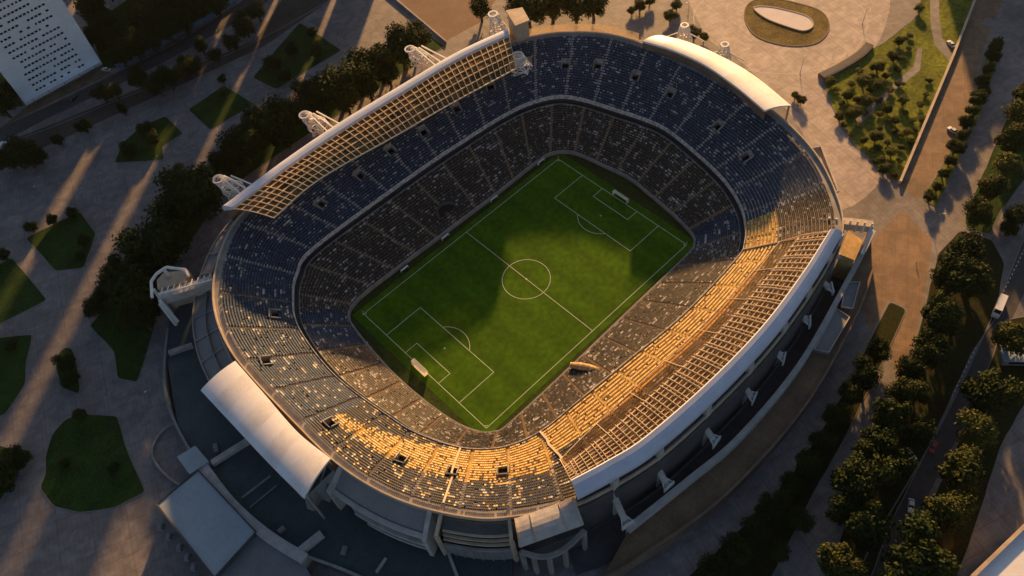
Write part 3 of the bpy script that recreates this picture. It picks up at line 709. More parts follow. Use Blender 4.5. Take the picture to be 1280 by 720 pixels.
# ---- concourse deck on the tower side: ring from the NW fascia end round to the white end roof
ia, ib = near_idx(OUT, (-66, 88)), near_idx(OUT, (-99, 30))
lo, hi = sorted((ia, ib))
DK = offset(OUT, 15)
ringpart('concourse_roof', OUT, 15, offset(OUT, 11), 12, grey_clad, lo-6, hi+8)
ringwall('concourse_edge', offset(OUT, 11.2), 0, 12.6, .5, concrete, lo-6, hi+8)
ringwall('concourse_rib', offset(OUT, 1.2), 14.3, 16.0, .7, cream, lo-6, hi+10)
ringwall('concourse_rib', offset(OUT, 6.0), 13.2, 14.4, .35, concrete, lo-6, hi+10)
for k in range(lo, hi+8, 9):
    p, q_ = OUT[k % N], offset(OUT, 11)[k % N]; b_ = MB(); b_.bar((*p, 15.3), (*q_, 12.4), .4, .5); b_.build('roof_rib', concrete, stadium)

# ---- podium on the camera side: dark flat roofs, pale parapet walls
def prism_part(name, pts, z0, z1, m_, parent=stadium, curved=False, mats=None):
    P = poly(pts, z1)
    if curved: P = smooth_closed(P, 5)
    mb = MB(); mb.prism(P, z0, z1, 0, 1 if mats else None); return mb.build(name, mats or m_, parent)
def wall_part(name, pts, z0, z1, th, m_, parent=stadium, curved=True):
    P = poly(pts, z1); P = smooth_open(P, 6) if curved else P
    mb = MB(); mb.wall(P, z0, z1, th); return mb.build(name, m_, parent)
prism_part('podium', [(207,440),(212,400),(232,370),(262,372),(276,430),(300,462),(425,600),(545,680),(640,700),(640,760),(600,770),(480,735),(372,690),(300,640),(255,588),(222,530)], 0, 4.2, None, mats=[dark_concrete, teal_roof])
wall_part('podium_parapet', [(209,410),(205,470),(215,520),(250,582),(300,642),(378,694)], 0, 5.0, .9, grey_clad)
wall_part('terrace_wall', [(249,577),(285,625),(330,666),(380,698)], 0, 6.2, 3.4, pale_concrete)
wall_part('cross_wall', [(264,578),(312,548),(316,551)], 3, 6.0, 2.0, pale_concrete, curved=False)
wall_part('cross_wall', [(372,690),(402,666)], 3, 6.0, 2.4, pale_concrete, curved=False)
wall_part('cross_wall', [(210,440),(240,430)], 3, 6.0, 1.6, concrete, curved=False)
wall_part('roof_curb', [(302,622),(338,594)], 4, 4.9, .5, concrete, curved=False)
wall_part('roof_curb', [(312,634),(346,606)], 4, 4.7, .3, concrete, curved=False)
wall_part('roof_curb', [(470,715),(482,697)], 4, 5.2, .7, pale_concrete, curved=False)
wall_part('roof_curb', [(386,696),(430,712),(470,730)], 4, 5.0, .8, concrete)
wall_part('roof_curb', [(560,690),(575,730)], 4, 5.4, .9, pale_concrete, curved=False)
wall_part('forecourt_wall', [(238,520),(205,536),(190,560),(194,578),(210,596),(225,606)], 0, 1.2, .7, concrete)

for k, px in enumerate([(352,662),(430,688),(270,560)]):
    p = G(*px, 5); q = MB(); q.box((p[0], p[1], 4.85), (2.2+.5*(k % 3), 1.5, 1.3), .6*k); q.box((p[0], p[1], 5.62), (1.2, 1.0, .25), .6*k)
    q.build('vent_unit', grey_clad, stadium)
# ---- facade of the curve at the camera side
ja, jb = near_idx(OUT, (-100.5, -22)), near_idx(OUT, (-87, -51)); lo, hi = sorted((ja, jb))
ringpart('facade_panel', offset(OUT, -.8), Z_UB-.4, offset(OUT, 5.0), 17.6, grey_clad, lo, hi)
ringwall('facade_ledge', offset(OUT, 5.6), 16.2, 18.1, 1.3, pale_concrete, lo, hi)
ringwall('facade_ledge', offset(OUT, 6.2), 12.4, 13.9, 1.5, pale_concrete, lo+10, hi)
ringwall('facade_ledge', offset(OUT, 6.2), 8.6, 9.9, 1.5, pale_concrete, lo+14, hi)
ringwall('facade_glazing', offset(OUT, 4.2), 4, 17.0, .3, glass_m, lo+4, hi)
for k in range(lo, hi+1, 7):
    p = offset(OUT, 5.3)[k % N]; b_ = MB(); b_.bar((*p, 4), (*p, 16.6), .7, .7); b_.build('mullion', pale_concrete, stadium)
for ii in (lo, hi):
    a_, c_ = offset(OUT, -.6)[ii % N], offset(OUT, 7.2)[ii % N]; d_ = c_-a_; n_ = np.array([-d_[1], d_[0]])/np.linalg.norm(d_)*.7
    b_ = MB(); b_.add([(*(a_+s_*n_), z) for s_ in (-1, 1) for z in (4, Z_UB+.6)]+[(*(c_+s_*n_), z) for s_ in (-1, 1) for z in (4, 18.6)],
        [(0, 1, 5, 4), (3, 2, 6, 7), (1, 3, 7, 5), (4, 5, 7, 6), (2, 0, 4, 6), (1, 0, 2, 3)]); b_.build('fin_wall', pale_concrete, stadium)
# next bay: open ledges and the gate
lo2, hi2 = hi+5, near_idx(OUT, (-73, -69)); 
if hi2 > lo2:
    ringpart('facade_panel', offset(OUT, .2), Z_UB-1.6, offset(OUT, 2.8), 19.4, dark_concrete, lo2, hi2)
    for z_, o_ in ((19.0, 3.0), (16.8, 3.6), (14.8, 4.2)): ringwall('facade_ledge', offset(OUT, o_), z_-.5, z_+.4, .7, cream, lo2, hi2)
    ringwall('gate', offset(OUT, 5.2), 4, 12.5, .25, grey_clad, lo2, hi2)
    ringwall('gate_header', offset(OUT, 5.2), 12.5, 13.4, .8, concrete, lo2, hi2)
    for k in range(lo2, hi2+1, 3):
        p = offset(OUT, 5.5)[k % N]; b_ = MB(); b_.bar((*p, 4), (*p, 12.5), .35, .35); b_.build('gate_post', concrete, stadium)
    for ii in (lo2-1, hi2):
        a_, c_ = UBACK[ii % N], offset(OUT, 5.5)[ii % N]; d_ = c_-a_
        b_ = MB(); b_.bar((*a_, Z_UB+.4), (*c_, 20.6), 1.0, 1.4); b_.bar((*c_, 21), (*c_, 3), 1.0, 1.2); b_.build('rib', cream, stadium)
# gold side walls that part the curve from the long stand
def divider(p_top, p_bot, m_, w_=.7, h_=1.3):
    iT = near_idx(UBACK, g2(*p_top, Z_UB)); ts = np.linspace(0, 1, 14); b_ = MB()
    iF = near_idx(UFRONT, g2(*p_bot, Z_UF))
    pr = None
    for t in ts:
        i = int(round(iF+(iT-iF)*t)) % N; p = upper_at(i, t); q = (*p, Z_UF+(Z_UB-Z_UF)*t+.5)
        if pr: b_.bar(pr, q, w_, h_)
        pr = q
    b_.build('dividing_wall', m_, stadium)
divider((735,612), (676,540), cream); divider((1018,285), (928,312), cream, .5, 1.0); divider((555,628), (566,592), cream, .6, .9)

# ---- corner towers
def lattice_frame(mb, base, ht, rad, seed, n=16, th=.32, lean=(0, 0)):
    rr = random.Random(seed); pts = []; LV = (0, .22, .48, .74, 1)
    for k in range(6):
        a = k*math.pi/3+.4; pts.append([(base[0]+lean[0]*z*z+rad*(1-.55*z+.12*rr.uniform(-1, 1))*math.cos(a), base[1]+lean[1]*z*z+rad*(1-.55*z+.12*rr.uniform(-1, 1))*math.sin(a), base[2]+ht*z) for z in LV])
    for k in range(6):
        for z in range(4):
            mb.bar(pts[k][z], pts[k][z+1], th*1.4); mb.bar(pts[k][z], pts[(k+1) % 6][z+1], th*.9); mb.bar(pts[k][z+1], pts[(k+1) % 6][z+1], th*1.1)
            if z % 2: mb.bar(pts[k][z+1], pts[(k+1) % 6][z], th*.8)
            if rr.random() < .5: mb.bar(pts[k][z], pts[(k+3) % 6][z+1], th)
    c = (base[0]+lean[0]*1.15, base[1]+lean[1]*1.15, base[2]+ht+.5)
    for k in range(10):
        a0, a1 = k*math.pi/5, (k+1)*math.pi/5; r_ = rad*.42
        mb.bar((c[0]+r_*math.cos(a0), c[1]+r_*math.sin(a0), c[2]), (c[0]+r_*math.cos(a1), c[1]+r_*math.sin(a1), c[2]), th*2.2)
def slab(mb, pts, z, th, mi=0): mb.prism(poly(pts, z), z-th, z, mi)
# far tower (cream block with lattice)
q = MB(); q.prism(poly([(634,14),(652,11),(660,24),(644,30)], 33), 0, 33); tw = q.build('stair_tower', cream, stadium)
q = MB(); q.prism(poly([(632,13),(653,9),(662,25),(644,32)], 33.9), 33.02, 33.9); q.build('tower_cap', cream, tw)
q = MB(); b = G(622,26,28); lattice_frame(q, (b[0], b[1], 20), 11, 4.6, 1, lean=(-1, 1)); q.build('truss', white_steel, tw)
q = MB(); b2 = G(648,78,25); lattice_frame(q, (b2[0], b2[1], 22), 6, 5.5, 2, th=.26); q.build('truss', white_steel, tw)
# west gate: beam on a pair of pylons, round canopy
q = MB(); q.bar(G(200,374,17), G(268,352,17.5), 3.4, 3.6); gt = q.build('gate_beam', pale_concrete, stadium)
q = MB(); q.prism(poly([(197,362),(230,353),(236,338),(205,340),(196,350)], 16.5), 0, 16.5); q.build('gate_room', cream, gt)
q = MB()
for px, zz in (((192,362), 19), ((200,380), 18), ((206,338), 20), ((228,336), 19), ((270,356), 19)):
    p = G(*px, zz); q.tube((p[0], p[1], 0), (p[0], p[1], zz), .8, .6, 8)
ringpts = [G(x, y, 20) for x, y in ((190,372),(189,352),(196,342),(208,334),(232,337),(236,345))]
for a, b in zip(ringpts, ringpts[1:]): q.bar(a, b, .8, .9)
for k in range(9):
    a = G(200+k*7.5, 371-k*2.3, 19.6); b = G(203+k*7.5, 360-k*2.2, 18.6); q.bar(a, b, .35)
q.bar(G(198,368,20), G(268,349,20), .5); q.bar(G(200,376,19), G(222,402,8), 1.2, 1.2)
q.build('gate_frame', white_steel, gt)
# east gate beam
q = MB(); q.bar(G(1032,277,21), G(1090,283,20), 3.0, 3.0); gt = q.build('gate_beam', cream, stadium)
q = MB()
for k in range(7):
    p = G(1036+k*9, 274+k*1.2, 22.6); q.tube((p[0], p[1], 18), (p[0], p[1], 23.6), .5, .4, 6)
p = G(1088,290,20); q.tube((p[0], p[1], 0), (p[0], p[1], 20), 1.2, 1.0, 8); q.bar(G(1092,275,20), G(1078,318,12), .8, 1.4)
q.build('gate_frame', white_steel, gt)
q = MB(); q.prism(poly([(1050,318),(1060,288),(1078,300),(1068,325)], 13), 0, 13); q.build('gate_room', ochre, gt)
# east forecourt canopies beside the bend
q = MB(); q.prism(poly([(1012,188),(1026,186),(1044,236),(1030,243),(1022,236)], 12), 0, 12); o = q.build('kiosk_wing', cream, stadium)
q = MB(); q.wall(poly([(1008,185),(1027,183),(1048,238),(1028,247)], 13.2), 12.02, 13.2, .8); q.build('wing_edge', pale_concrete, o)
# south gate: rounded cream roof with an open ring behind
q = MB(); rs = []
for k in range(7):
    v = k/6; a = G(644+6*v, 648+36*v, 26-v*1.5+.8*math.sin(math.pi*v)); b = G(716+13*v, 622+34*v, 26-v*1.5+.8*math.sin(math.pi*v)); rs.append([a+(b-a)*u for u in np.linspace(0, 1, 9)])
for a, b in zip(rs, rs[1:]): q.strip(a, b)
for a, b in zip(rs, rs[1:]): q.strip([p-[0, 0, .5] for p in b], [p-[0, 0, .5] for p in a])
q.strip([p-[0, 0, .5] for p in rs[0]], rs[0]); q.strip(rs[-1], [p-[0, 0, .5] for p in rs[-1]])
gr = q.build('gate_roof', pale_concrete, stadium)
for u in (0, 2, 6, 8):
    q = MB()
    for a, b in zip(rs, rs[1:]): q.bar(a[u]+[0, 0, .15], b[u]+[0, 0, .15], .5 if u in (0, 8) else .3, .4)
    q.build('roof_rib', cream, gr)
q = MB(); ar = [G(652+78*t, 690-26*t+math.sin(math.pi*t)*17, 16.5) for t in np.linspace(0, 1, 17)]
for a, b in zip(ar, ar[1:]): q.bar(a, b, 1.3, 1.5)
for k in (0, 3, 7, 11, 16): q.bar(ar[k], (ar[k][0], ar[k][1], 0), 1.2, 1.2)
q.build('gate_ring', concrete, gr)
q = MB(); q.prism(poly([(654,662),(722,640),(730,664),(662,690)], 12), 0, 12); q.build('gate_hall', dark_concrete, gr)

# ---- white lattice anchors behind the shaded roof
for k, px in enumerate([(606,148), (526,70), (396,152), (290,232)][1:]):
    b = G(*px, 22); d = np.array([0, 0]); q = MB(); lattice_frame(q, (b[0], b[1], 18), 7.5, 5.0, 10+k, th=.27, lean=(-2.5, 2.5))
    e = nw[0][int(np.argmin(np.hypot(nw[0][:, 0]-b[0], nw[0][:, 1]-b[1])))]
    for s_ in (-3, 0, 3): q.bar((b[0]+s_*.5, b[1], 26.5), (e[0]+s_, e[1]+.4, 28.8), .5)
    q.tube((b[0], b[1], 0), (b[0], b[1], 20), 1.6, 1.3, 8); q.build('roof_anchor', white_steel, stadium)
for px, s_ in (((855,38), 3), ((905,62), 5)):
    b = G(*px, 24); q = MB(); lattice_frame(q, (b[0], b[1], 18), 8, 3.6, s_, th=.3); q.tube((b[0], b[1], 0), (b[0], b[1], 18.5), 1.2, 1.0, 8)
    q.bar((b[0], b[1], 24), (b[0]+7, b[1]-6, 17), .4); q.bar((b[0], b[1], 24), (b[0]-3, b[1]+8, 18), .4); q.build('roof_anchor', white_steel, stadium)

# ---- terrace and retaining wall on the sunny side
TW = [(1092,288),(1060,350),(1000,455),(925,545),(860,600),(785,660)]; TB = [(1086,355),(1066,418),(1000,530),(900,640),(800,715),(745,745)]
A = smooth_open(poly(TW, 9), 10); B = smooth_open([g2(x, y, 5.5) for x, y in [(1090,338),(1070,395),(1006,508),(908,618),(808,692),(752,725)]], 10)
q = MB(); q.strip([(*p, 5.5) for p in A], [(*p, 5.5) for p in B]); q.build('terrace_deck', mat('terrace_paving', (.19, .125, .075), var=.35, scale=.12, fine=.15), stadium)
q = MB(); q.wall(A, 0, 9.2, 1.7); q.build('terrace_parapet', pale_concrete, stadium)
q = MB(); Bo = [tuple(np.array(p)*1.0) for p in B]; q.wall(B, 0, 6.4, .8); q.build('retaining_wall', brown_wall, stadium)
q = MB(); q.strip([(*p, .3) for p in offset(OUT, 1)[[i % N for i in range(near_idx(OUT, (-60,-78)), near_idx(OUT, (78,-76)))]]], [(*p, .3) for p in offset(OUT, 12)[[i % N for i in range(near_idx(OUT, (-60,-78)), near_idx(OUT, (78,-76)))]]]); q.build('service_yard', dark_concrete, stadium)
for pts in ([(1075,352),(1066,385),(1052,383),(1058,352)], [(1062,396),(1036,440),(1018,436),(1046,385)]):
    q = MB(); q.prism(poly(pts, 7.5), 5.4, 7.5); o = q.build('plant_room', grey_clad, stadium)
    q = MB(); q.wall(poly(pts, 8.1), 7.52, 8.1, .4, closed=True); q.build('room_parapet', pale_concrete, o)

# ---- player tunnel notch with dark arch at the shaded touchline
c = G(562,268,4); q = MB()
for k in range(12):
    a0, a1 = math.pi*k/12, math.pi*(k+1)/12
    q.bar((c[0]+4.2*math.cos(a0), c[1]+1.2+4.0*math.sin(a0), 4.6), (c[0]+4.2*math.cos(a1), c[1]+1.2+4.0*math.sin(a1), 4.6), .8, 2.6)
o = q.build('tunnel_arch', dark_concrete, stadium)
q = MB(); q.add([(c[0]+4.0*math.cos(math.pi*k/16), c[1]+1.2+3.8*math.sin(math.pi*k/16), 4.75) for k in range(17)], [tuple(range(17))]); q.build('tunnel_shade', rubber, o)  # black sheet stands for the shade inside the tunnel opening
# ochre tunnel canopy on the sunlit touchline
t = thing('tunnel_canopy', 'pale ochre inflated tunnel canopy lying on the lower stand at the touchline', 'canopy')
a, b = G(713,456,3.2), G(752,464,5.2); q = MB(); n = 12
axis = Vector(b-a); side = axis.cross(Vector((0, 0, 1))).normalized(); rows = []
for k in range(n+1):
    u = k/n; c0 = Vector(a)+axis*u+Vector((0, 0, .5*math.sin(math.pi*u))); r_ = 1.25*(.75+.3*math.sin(math.pi*min(1, u*1.1)))*(1+.06*(k % 2))
    rows.append([c0+side*r_*math.cos(x)+Vector((0, 0, 1))*r_*math.sin(x) for x in np.linspace(-.5, math.pi+.5, 11)])
for x, y in zip(rows, rows[1:]): q.strip(x, y)
q.add(rows[0], [tuple(range(11))]); q.add(rows[-1], [tuple(range(11))[::-1]]); local(q, 'cover', ochre, t)
q = MB()
for k in (0, 4, 8, 12):
    for x, y in zip(rows[k], rows[k][1:]): q.bar(x, y, .14)
local(q, 'hoop', white_steel, t)

# team benches along the shaded touchline
bench0 = None
for px, rz, d in (((613,246), 0, 'nearest the halfway line on the shaded touchline'), ((549,291), 0, 'just below the dark tunnel arch'), ((495,328), 0, 'nearer the lower blue corner block'), ((676,203), .05, 'by the shaded far corner flag')):
    p = G(*px, .3); lab = 'small white covered team bench ' + d
    if bench0 is None:
        bench0 = thing('team_bench', lab, 'bench', (p[0], min(p[1], 37.6), .02), rz, 'team benches by the pitch wall')
        q = MB(); q.box((0, .15, .45), (3.0, .45, .1)); 
        for x in (-1.3, 0, 1.3): q.box((x, .15, .2), (.1, .4, .4))
        local(q, 'seat', car_dark, bench0)
        q = MB(); q.strip([(-1.7, .75, .05), (-1.7, .75, 1.3), (-1.7, .35, 1.85), (-1.7, -.4, 1.95)], [(1.7, .75, .05), (1.7, .75, 1.3), (1.7, .35, 1.85), (1.7, -.4, 1.95)])
        for x in (-1.7, 1.7): q.add([(x, .75, .05), (x, .75, 1.3), (x, .35, 1.85), (x, -.4, 1.95), (x, -.1, .05)], [(0, 1, 2, 3, 4)])
        local(q, 'shelter', car_white, bench0)
    else: dup(bench0, (p[0], min(p[1], 37.6), .02), rz, label=lab)

# ------------------------------------------------------------------ buildings around
def block(name, label, cat, base, h, rz, wmat, roofm, floors, bays, win=(1.5, 1.4), margins=(.12, .1), max_parts=100, faces=(0, 1, 2, 3), cap=True, z_first=4.5):
    """base = (cx, cy, lx, ly): a block with window openings set in frames on the given faces"""
    cx, cy, lx, ly = base; t = thing(name, label, cat, (cx, cy, 0), rz)
    q = MB(); q.prism([(-lx/2, -ly/2), (lx/2, -ly/2), (lx/2, ly/2), (-lx/2, ly/2)], 0, h); local(q, 'wall', wmat, t)
    q = MB(); q.prism([(-lx/2+.3, -ly/2+.3), (lx/2-.3, -ly/2+.3), (lx/2-.3, ly/2-.3), (-lx/2+.3, ly/2-.3)], h+.004, h+.05); rf = local(q, 'roof', roofm, t)
    if cap:
        q = MB(); q.wall([(-lx/2, -ly/2), (lx/2, -ly/2), (lx/2, ly/2), (-lx/2, ly/2)], h+.003, h+.9, .35, closed=True); q.box((lx*.12, ly*.1, h+1.6), (lx*.16, ly*.3, 3.1)); local(q, 'parapet', wmat, rf)
    wins = []
    for f in faces:
        L = lx if f % 2 == 0 else ly; nb = bays if f % 2 == 0 else max(2, int(bays*ly/lx))
        for fl_ in range(floors):
            z = z_first+(h-z_first-3.0)*fl_/max(1, floors-1)
            for b_ in range(nb):
                u = -L/2+L*margins[0]+(L*(1-2*margins[0]))*(b_+.5)/nb
                wins.append((f, u, z))
    def one(mb, f, u, z):
        d = .06; ww = win[0]*(1 if random.random() < .8 else .7)
        for off, sz, mi in ((d, (ww, win[1]), 0), (d+.05, (ww, .12), 1)):
            zz = z if mi == 0 else z-win[1]/2
            if f == 0: mb.box((u, -ly/2-off/2, zz), (sz[0], off, sz[1]), 0, mi)
            elif f == 2: mb.box((-u, ly/2+off/2, zz), (sz[0], off, sz[1]), 0, mi)
            elif f == 1: mb.box((lx/2+off/2, u, zz), (off, sz[0], sz[1]), 0, mi)
            else: mb.box((-lx/2-off/2, -u, zz), (off, sz[0], sz[1]), 0, mi)
    wins.sort(key=lambda w_: w_[0]); wins = [w_ for w_ in wins if random.random() > .12]
    first = wins[:max_parts]; rest = wins[max_parts:]
    for w_ in first:
        mb = MB(); one(mb, *w_); local(mb, 'window', [random.choice((glass_m, glass_m, glass_b)), wmat], t)
    if rest:
        mb = MB()
        for w_ in rest: one(mb, *w_)
        o = local(mb, 'window', [glass_m, wmat], t); o['kind'] = 'stuff'
    return t
# white tower block at the street: its base edge is surveyed from the photo
pa, pb = G(33,132), G(128,80); L = float(np.linalg.norm(pb-pa)); rz = math.atan2(pb[1]-pa[1], pb[0]-pa[0]); depth = 17
mid = (pa+pb)/2; nrm = np.array([-math.sin(rz), math.cos(rz)])
tb = block('tower_block', 'tall white apartment block with rows of small dark windows beside the street', 'building', (mid[0]+nrm[0]*depth/2, mid[1]+nrm[1]*depth/2, L, depth), 74, rz, tower_wall, blue_roof, 22, 14, (1.35, 1.0), (.18, .1), max_parts=100)
q = MB()
q.box((0, -depth/2-1.4, 3.2), (L*.98, 2.6, .35)); ca = local(q, 'entrance_canopy', tower_wall, tb)
q = MB()
for x in np.linspace(-L*.4, L*.4, 5): q.box((x, -depth/2-2.4, 1.5), (.3, .3, 3.0))
local(q, 'canopy_post', concrete, ca)
# red roofed house
p = G(142,6); block('red_roofed_house', 'low house with red roof among dark trees beyond the blue fence', 'building', (p[0]+4, p[1]+3, 16, 11), 7, R(10), pale_concrete, red_roof, 2, 5, (1.3, 1.4), cap=False)
# annex with blue-grey flat roof
t = thing('annex_building', 'low annex with large blue-grey flat roof beside the stadium podium', 'building')
P = poly([(196,630),(248,588),(320,665),(268,722)], 6.6); q = MB(); q.prism(P, 0, 6.4); local(q, 'wall', dark_concrete, t)
q = MB(); q.prism([tuple(np.mean(P, 0)+(np.array(p)-np.mean(P, 0))*.985) for p in P], 6.404, 6.6); rf = local(q, 'roof', blue_roof, t)
q = MB(); q.wall(P, 6.42, 7.0, .5, closed=True); local(q, 'roof_edge', dark_concrete, rf)
for px in ((205,652), (215,664), (228,678), (246,702), (238,690)):
    p = G(*px, 3); q = MB(); q.box((p[0]-1.5, p[1]-1.0, 3.2), (2.2, 1.6, 1.4), R(45)); q.box((p[0]-1.5, p[1]-1.0, 4.1), (1.4, 1.0, .5), R(45)); local(q, 'vent_unit', grey_clad, t)
t = thing('link_block', 'small pale flat-roofed link block between the annex roof and the podium', 'building')
q = MB(); P = poly([(222,572),(245,558),(262,578),(238,594)], 6); q.prism(P, 0, 6.4); local(q, 'wall', concrete, t)
q = MB(); q.prism(P, 6.41, 6.7); local(q, 'roof', blue_roof, t)
t = thing('side_terrace', 'low grey roof terrace adjoining the annex by the podium wall', 'building')
q = MB(); P = poly([(322,664),(376,700),(400,740),(270,740),(272,722)], 4.5); q.prism(P, 0, 4.5); local(q, 'wall', grey_clad, t)
q = MB(); q.wall(P, 4.52, 5.2, .4, closed=True); local(q, 'parapet', concrete, t)
# building corner at the picture's edge
t = thing('pale_roofed_hall', 'large hall with white roof and sunlit cream parapet beyond the avenue trees', 'building')
P = poly([(1214,722),(1282,656),(1360,730),(1290,810)], 14); q = MB(); q.prism(P, 0, 14); local(q, 'wall', cream, t)
q = MB(); q.prism(P, 14.01, 14.3); rf = local(q, 'roof', white_sheet, t)
q = MB(); q.wall(P, 14.31, 15.6, 1.2, closed=True); local(q, 'parapet', cream, rf)
# kiosk at the avenue
p = G(1266,448); t = thing('kiosk', 'small grey flat-roofed kiosk beside the avenue below the round tree', 'kiosk', (p[0], p[1], 0), R(-48))
q = MB(); q.box((0, 0, 1.5), (9, 5.5, 3)); local(q, 'wall', grey_clad, t); q = MB(); q.box((0, 0, 3.1), (9.8, 6.2, .25)); local(q, 'roof', blue_roof, t)
q = MB(); q.box((0, -2.78, 1.6), (5, .08, 1.3)); local(q, 'window', glass_m, t)
# blue fence
t = thing('fence', 'long pale blue panel fence between the street and the dark park', 'fence')
P = smooth_open(poly([(147,86),(170,76),(220,48),(262,24),(300,0)]), 8); q = MB(); q.wall(P, .05, 2.6, .12); local(q, 'fence_panel', blue_fence, t)
for k in range(0, len(P), 2): q = MB(); q.box((P[k][0], P[k][1], 1.4), (.25, .25, 2.9)); local(q, 'post', concrete, t)
t = thing('promenade_wall', 'low pale wall along the sunlit promenade beside the park lawn', 'wall')
P = poly([(1228,-25),(1190,73),(1124,230)]); q = MB(); q.wall(P, 0, 1.5, .7); local(q, 'wall_body', pale_concrete, t)
q = MB(); q.wall(P, 1.503, 1.7, 1.0); local(q, 'coping', cream, t)
t = thing('garden_wall', 'thin pale wall beside the brick walk and the shaded lawn', 'wall')
P = poly([(484,-8),(520,22),(558,54)]); q = MB(); q.wall(P, 0, 1.4, .5); local(q, 'wall_body', pale_concrete, t)
t = thing('steps_wall', 'curved dark bank wall edging the sunlit forecourt beside the park', 'wall')
P = smooth_open(poly([(1026,98),(1050,86),(1075,70),(1086,58)])); q = MB(); q.wall(P, 0, 1.6, 4.0); local(q, 'wall_body', brown_wall, t)
P2 = P; q = MB(); q.wall(P2, 1.603, 1.7, 3.0); local(q, 'coping', dark_concrete, t)
# basin on the oval island
t = thing('white_basin', 'long white teardrop basin on the oval grass island', 'basin')
P = smooth_closed(poly([(942,11),(958,24),(990,36),(1006,39),(1016,33),(1010,22),(985,14),(958,9)]), 6); q = MB(); q.prism(P, 0, .42); local(q, 'basin_floor', mat('basin_stone', (.62, .58, .57), var=.08, scale=.2), t)
q = MB(); q.wall(P, .1, .62, .4, closed=True); local(q, 'rim', cream, t)

# slabs added out of view, placed and sized to shade the plaza
SC, SS = math.cos(SUN_AZ), math.sin(SUN_AZ)
def st(s_, t_): return (s_*SC-t_*SS, s_*SS+t_*SC)
for s_, t0, t1, h, lab in [
    (208, 99, 119, 82, 'narrow added shade-casting slab nearest the stadium in the row beyond the brick walk'),
    (215, 122, 150.5, 100, 'second added shade-casting slab of the row, facing the kite-shaped lawn'),
    (222, 153, 173, 106, 'third added shade-casting slab of the row beyond the street, behind a narrow gap'),
    (214, 177, 205, 98, 'broad added shade-casting slab in the middle of the row beyond the dark park'),
    (226, 210, 262, 104, 'longest added shade-casting slab of the row behind the red-roofed house'),
    (246, 268, 330, 98, 'added shade-casting slab of the row standing past the white tower block'),
    (236, -216, -176, 38, 'added shade-casting slab beyond the promenade nearest the planting strip'),
    (230, -262, -218, 50, 'added shade-casting slab beyond the upper avenue trees'),
    (150, -300, -262, 40, 'lower added shade-casting slab at the far end of the avenue side street')]:
    x, y = st(s_, (t0+t1)/2)
    block('added_shade_slab', lab, 'building', (x, y, t1-t0, 14), h, SUN_AZ-math.pi/2, tower_wall, blue_roof, 6, 6, (2.4, 1.4), (.08, .1), max_parts=60, faces=(0,))

# ------------------------------------------------------------------ trees
def tree_proto(name, label, seed, leafm, spread=1.0, n=1500, cone=False, low=False):
    rr = random.Random(seed); t = thing(name, label, 'tree')
    q = MB(); hgt = 1.0
    q.tube((0, 0, 0), (0.02, 0.01, .42), .055, .038, 7)
    for k in range(6):
        a = k*1.05+rr.random(); q.tube((0.02, .01, .30+.02*k), (.34*math.cos(a)*spread, .34*math.sin(a)*spread, .55+.05*k), .026, .010, 5)
    tr = local(q, 'trunk', bark, t)
    lobes = []
    for k in range(18):
        a = rr.uniform(0, 2*math.pi); rad = rr.uniform(.10, .38)*spread; zz = rr.uniform(.40, .85); s_ = rr.uniform(.15, .25)
        if cone: rad *= (1.15-zz)
        lobes.append((rad*math.cos(a), rad*math.sin(a), zz, s_))
    lobes.append((0, 0, .8, .22))
    q = MB()
    for k in range(n):
        lx, ly, lz, s_ = rr.choice(lobes); v = Vector((rr.gauss(0, 1), rr.gauss(0, 1), rr.gauss(0, 1)*.9)).normalized()*s_*(rr.random()**.35)*rr.uniform(.85, 1.18)
        c = Vector((lx, ly, lz))+v; sz = rr.uniform(.022, .046)
        nrm = (v.normalized()+Vector((rr.uniform(-.7, .7), rr.uniform(-.7, .7), rr.uniform(-.2, .9)))).normalized()
        x = nrm.orthogonal().normalized()*sz; y = nrm.cross(x).normalized()*sz*rr.uniform(.5, .9); ro = rr.random()*3.1
        x, y = x*math.cos(ro)+y*math.sin(ro), y*math.cos(ro)-x*math.sin(ro)
        q.add([c-x, c-y*.8, c+x, c+y*.8], [(0, 1, 2, 3)])
    local(q, 'crown', leafm, t)
    return t
protos = {}
for k, (nm, lf, sp, n_) in enumerate([('d0', leaf_dark, 1.0, 4200), ('d1', leaf_dark, 1.1, 4200), ('d2', leaf_dark, .9, 4000), ('o0', leaf_olive, 1.05, 4200), ('o1', leaf_olive, .95, 4000), ('l0', leaf_light, 1.0, 3000), ('c0', leaf_dark, .62, 3600)]):
    protos[nm] = tree_proto('tree', 'x', 30+k, lf, sp, n_, cone=nm == 'c0')
used = set()
def tree(px, rpx, lab, kind=None, group=None, hscale=1.0, name='tree', cat='tree'):
    rpx = rpx*random.uniform(.82, 1.12)*(.72 if hscale < .61 else 1)*(1.1 if px[0] < 900 else .98)
    """px: crown centre in the photo; rpx: crown radius in photo pixels"""
    d = np.linalg.norm(G(*px)-CAM); rad = rpx*d/FPX; hgt = max(rad*2.15*hscale, 1.0)
    p = G(px[0], px[1], hgt*.62); k = kind or random.choice(('d0', 'd1', 'd2')); S = (rad*2.0, rad*2.0, hgt)
    rz = random.uniform(0, 6.28); src = protos[k]
    if k not in used:
        used.add(k); o = src; o.location = (p[0], p[1], 0); o.rotation_euler = (0, 0, rz); o.scale = S; o['label'] = lab; o['category'] = cat
        if group: o['group'] = group
    else: o = dup(src, (p[0], p[1], 0), rz, S, lab, group, cat)
    o.name = name
    return o
def row(pts, fmt, group, kinds=('d0', 'd1', 'd2'), hs=1.0, name='tree', cat='tree'):
    for k, (x, y, r_) in enumerate(pts):
        tree((x, y), r_, fmt.format(ORD[k] if k < 20 else 'last'), kinds[k % len(kinds)], group, hs, name, cat)
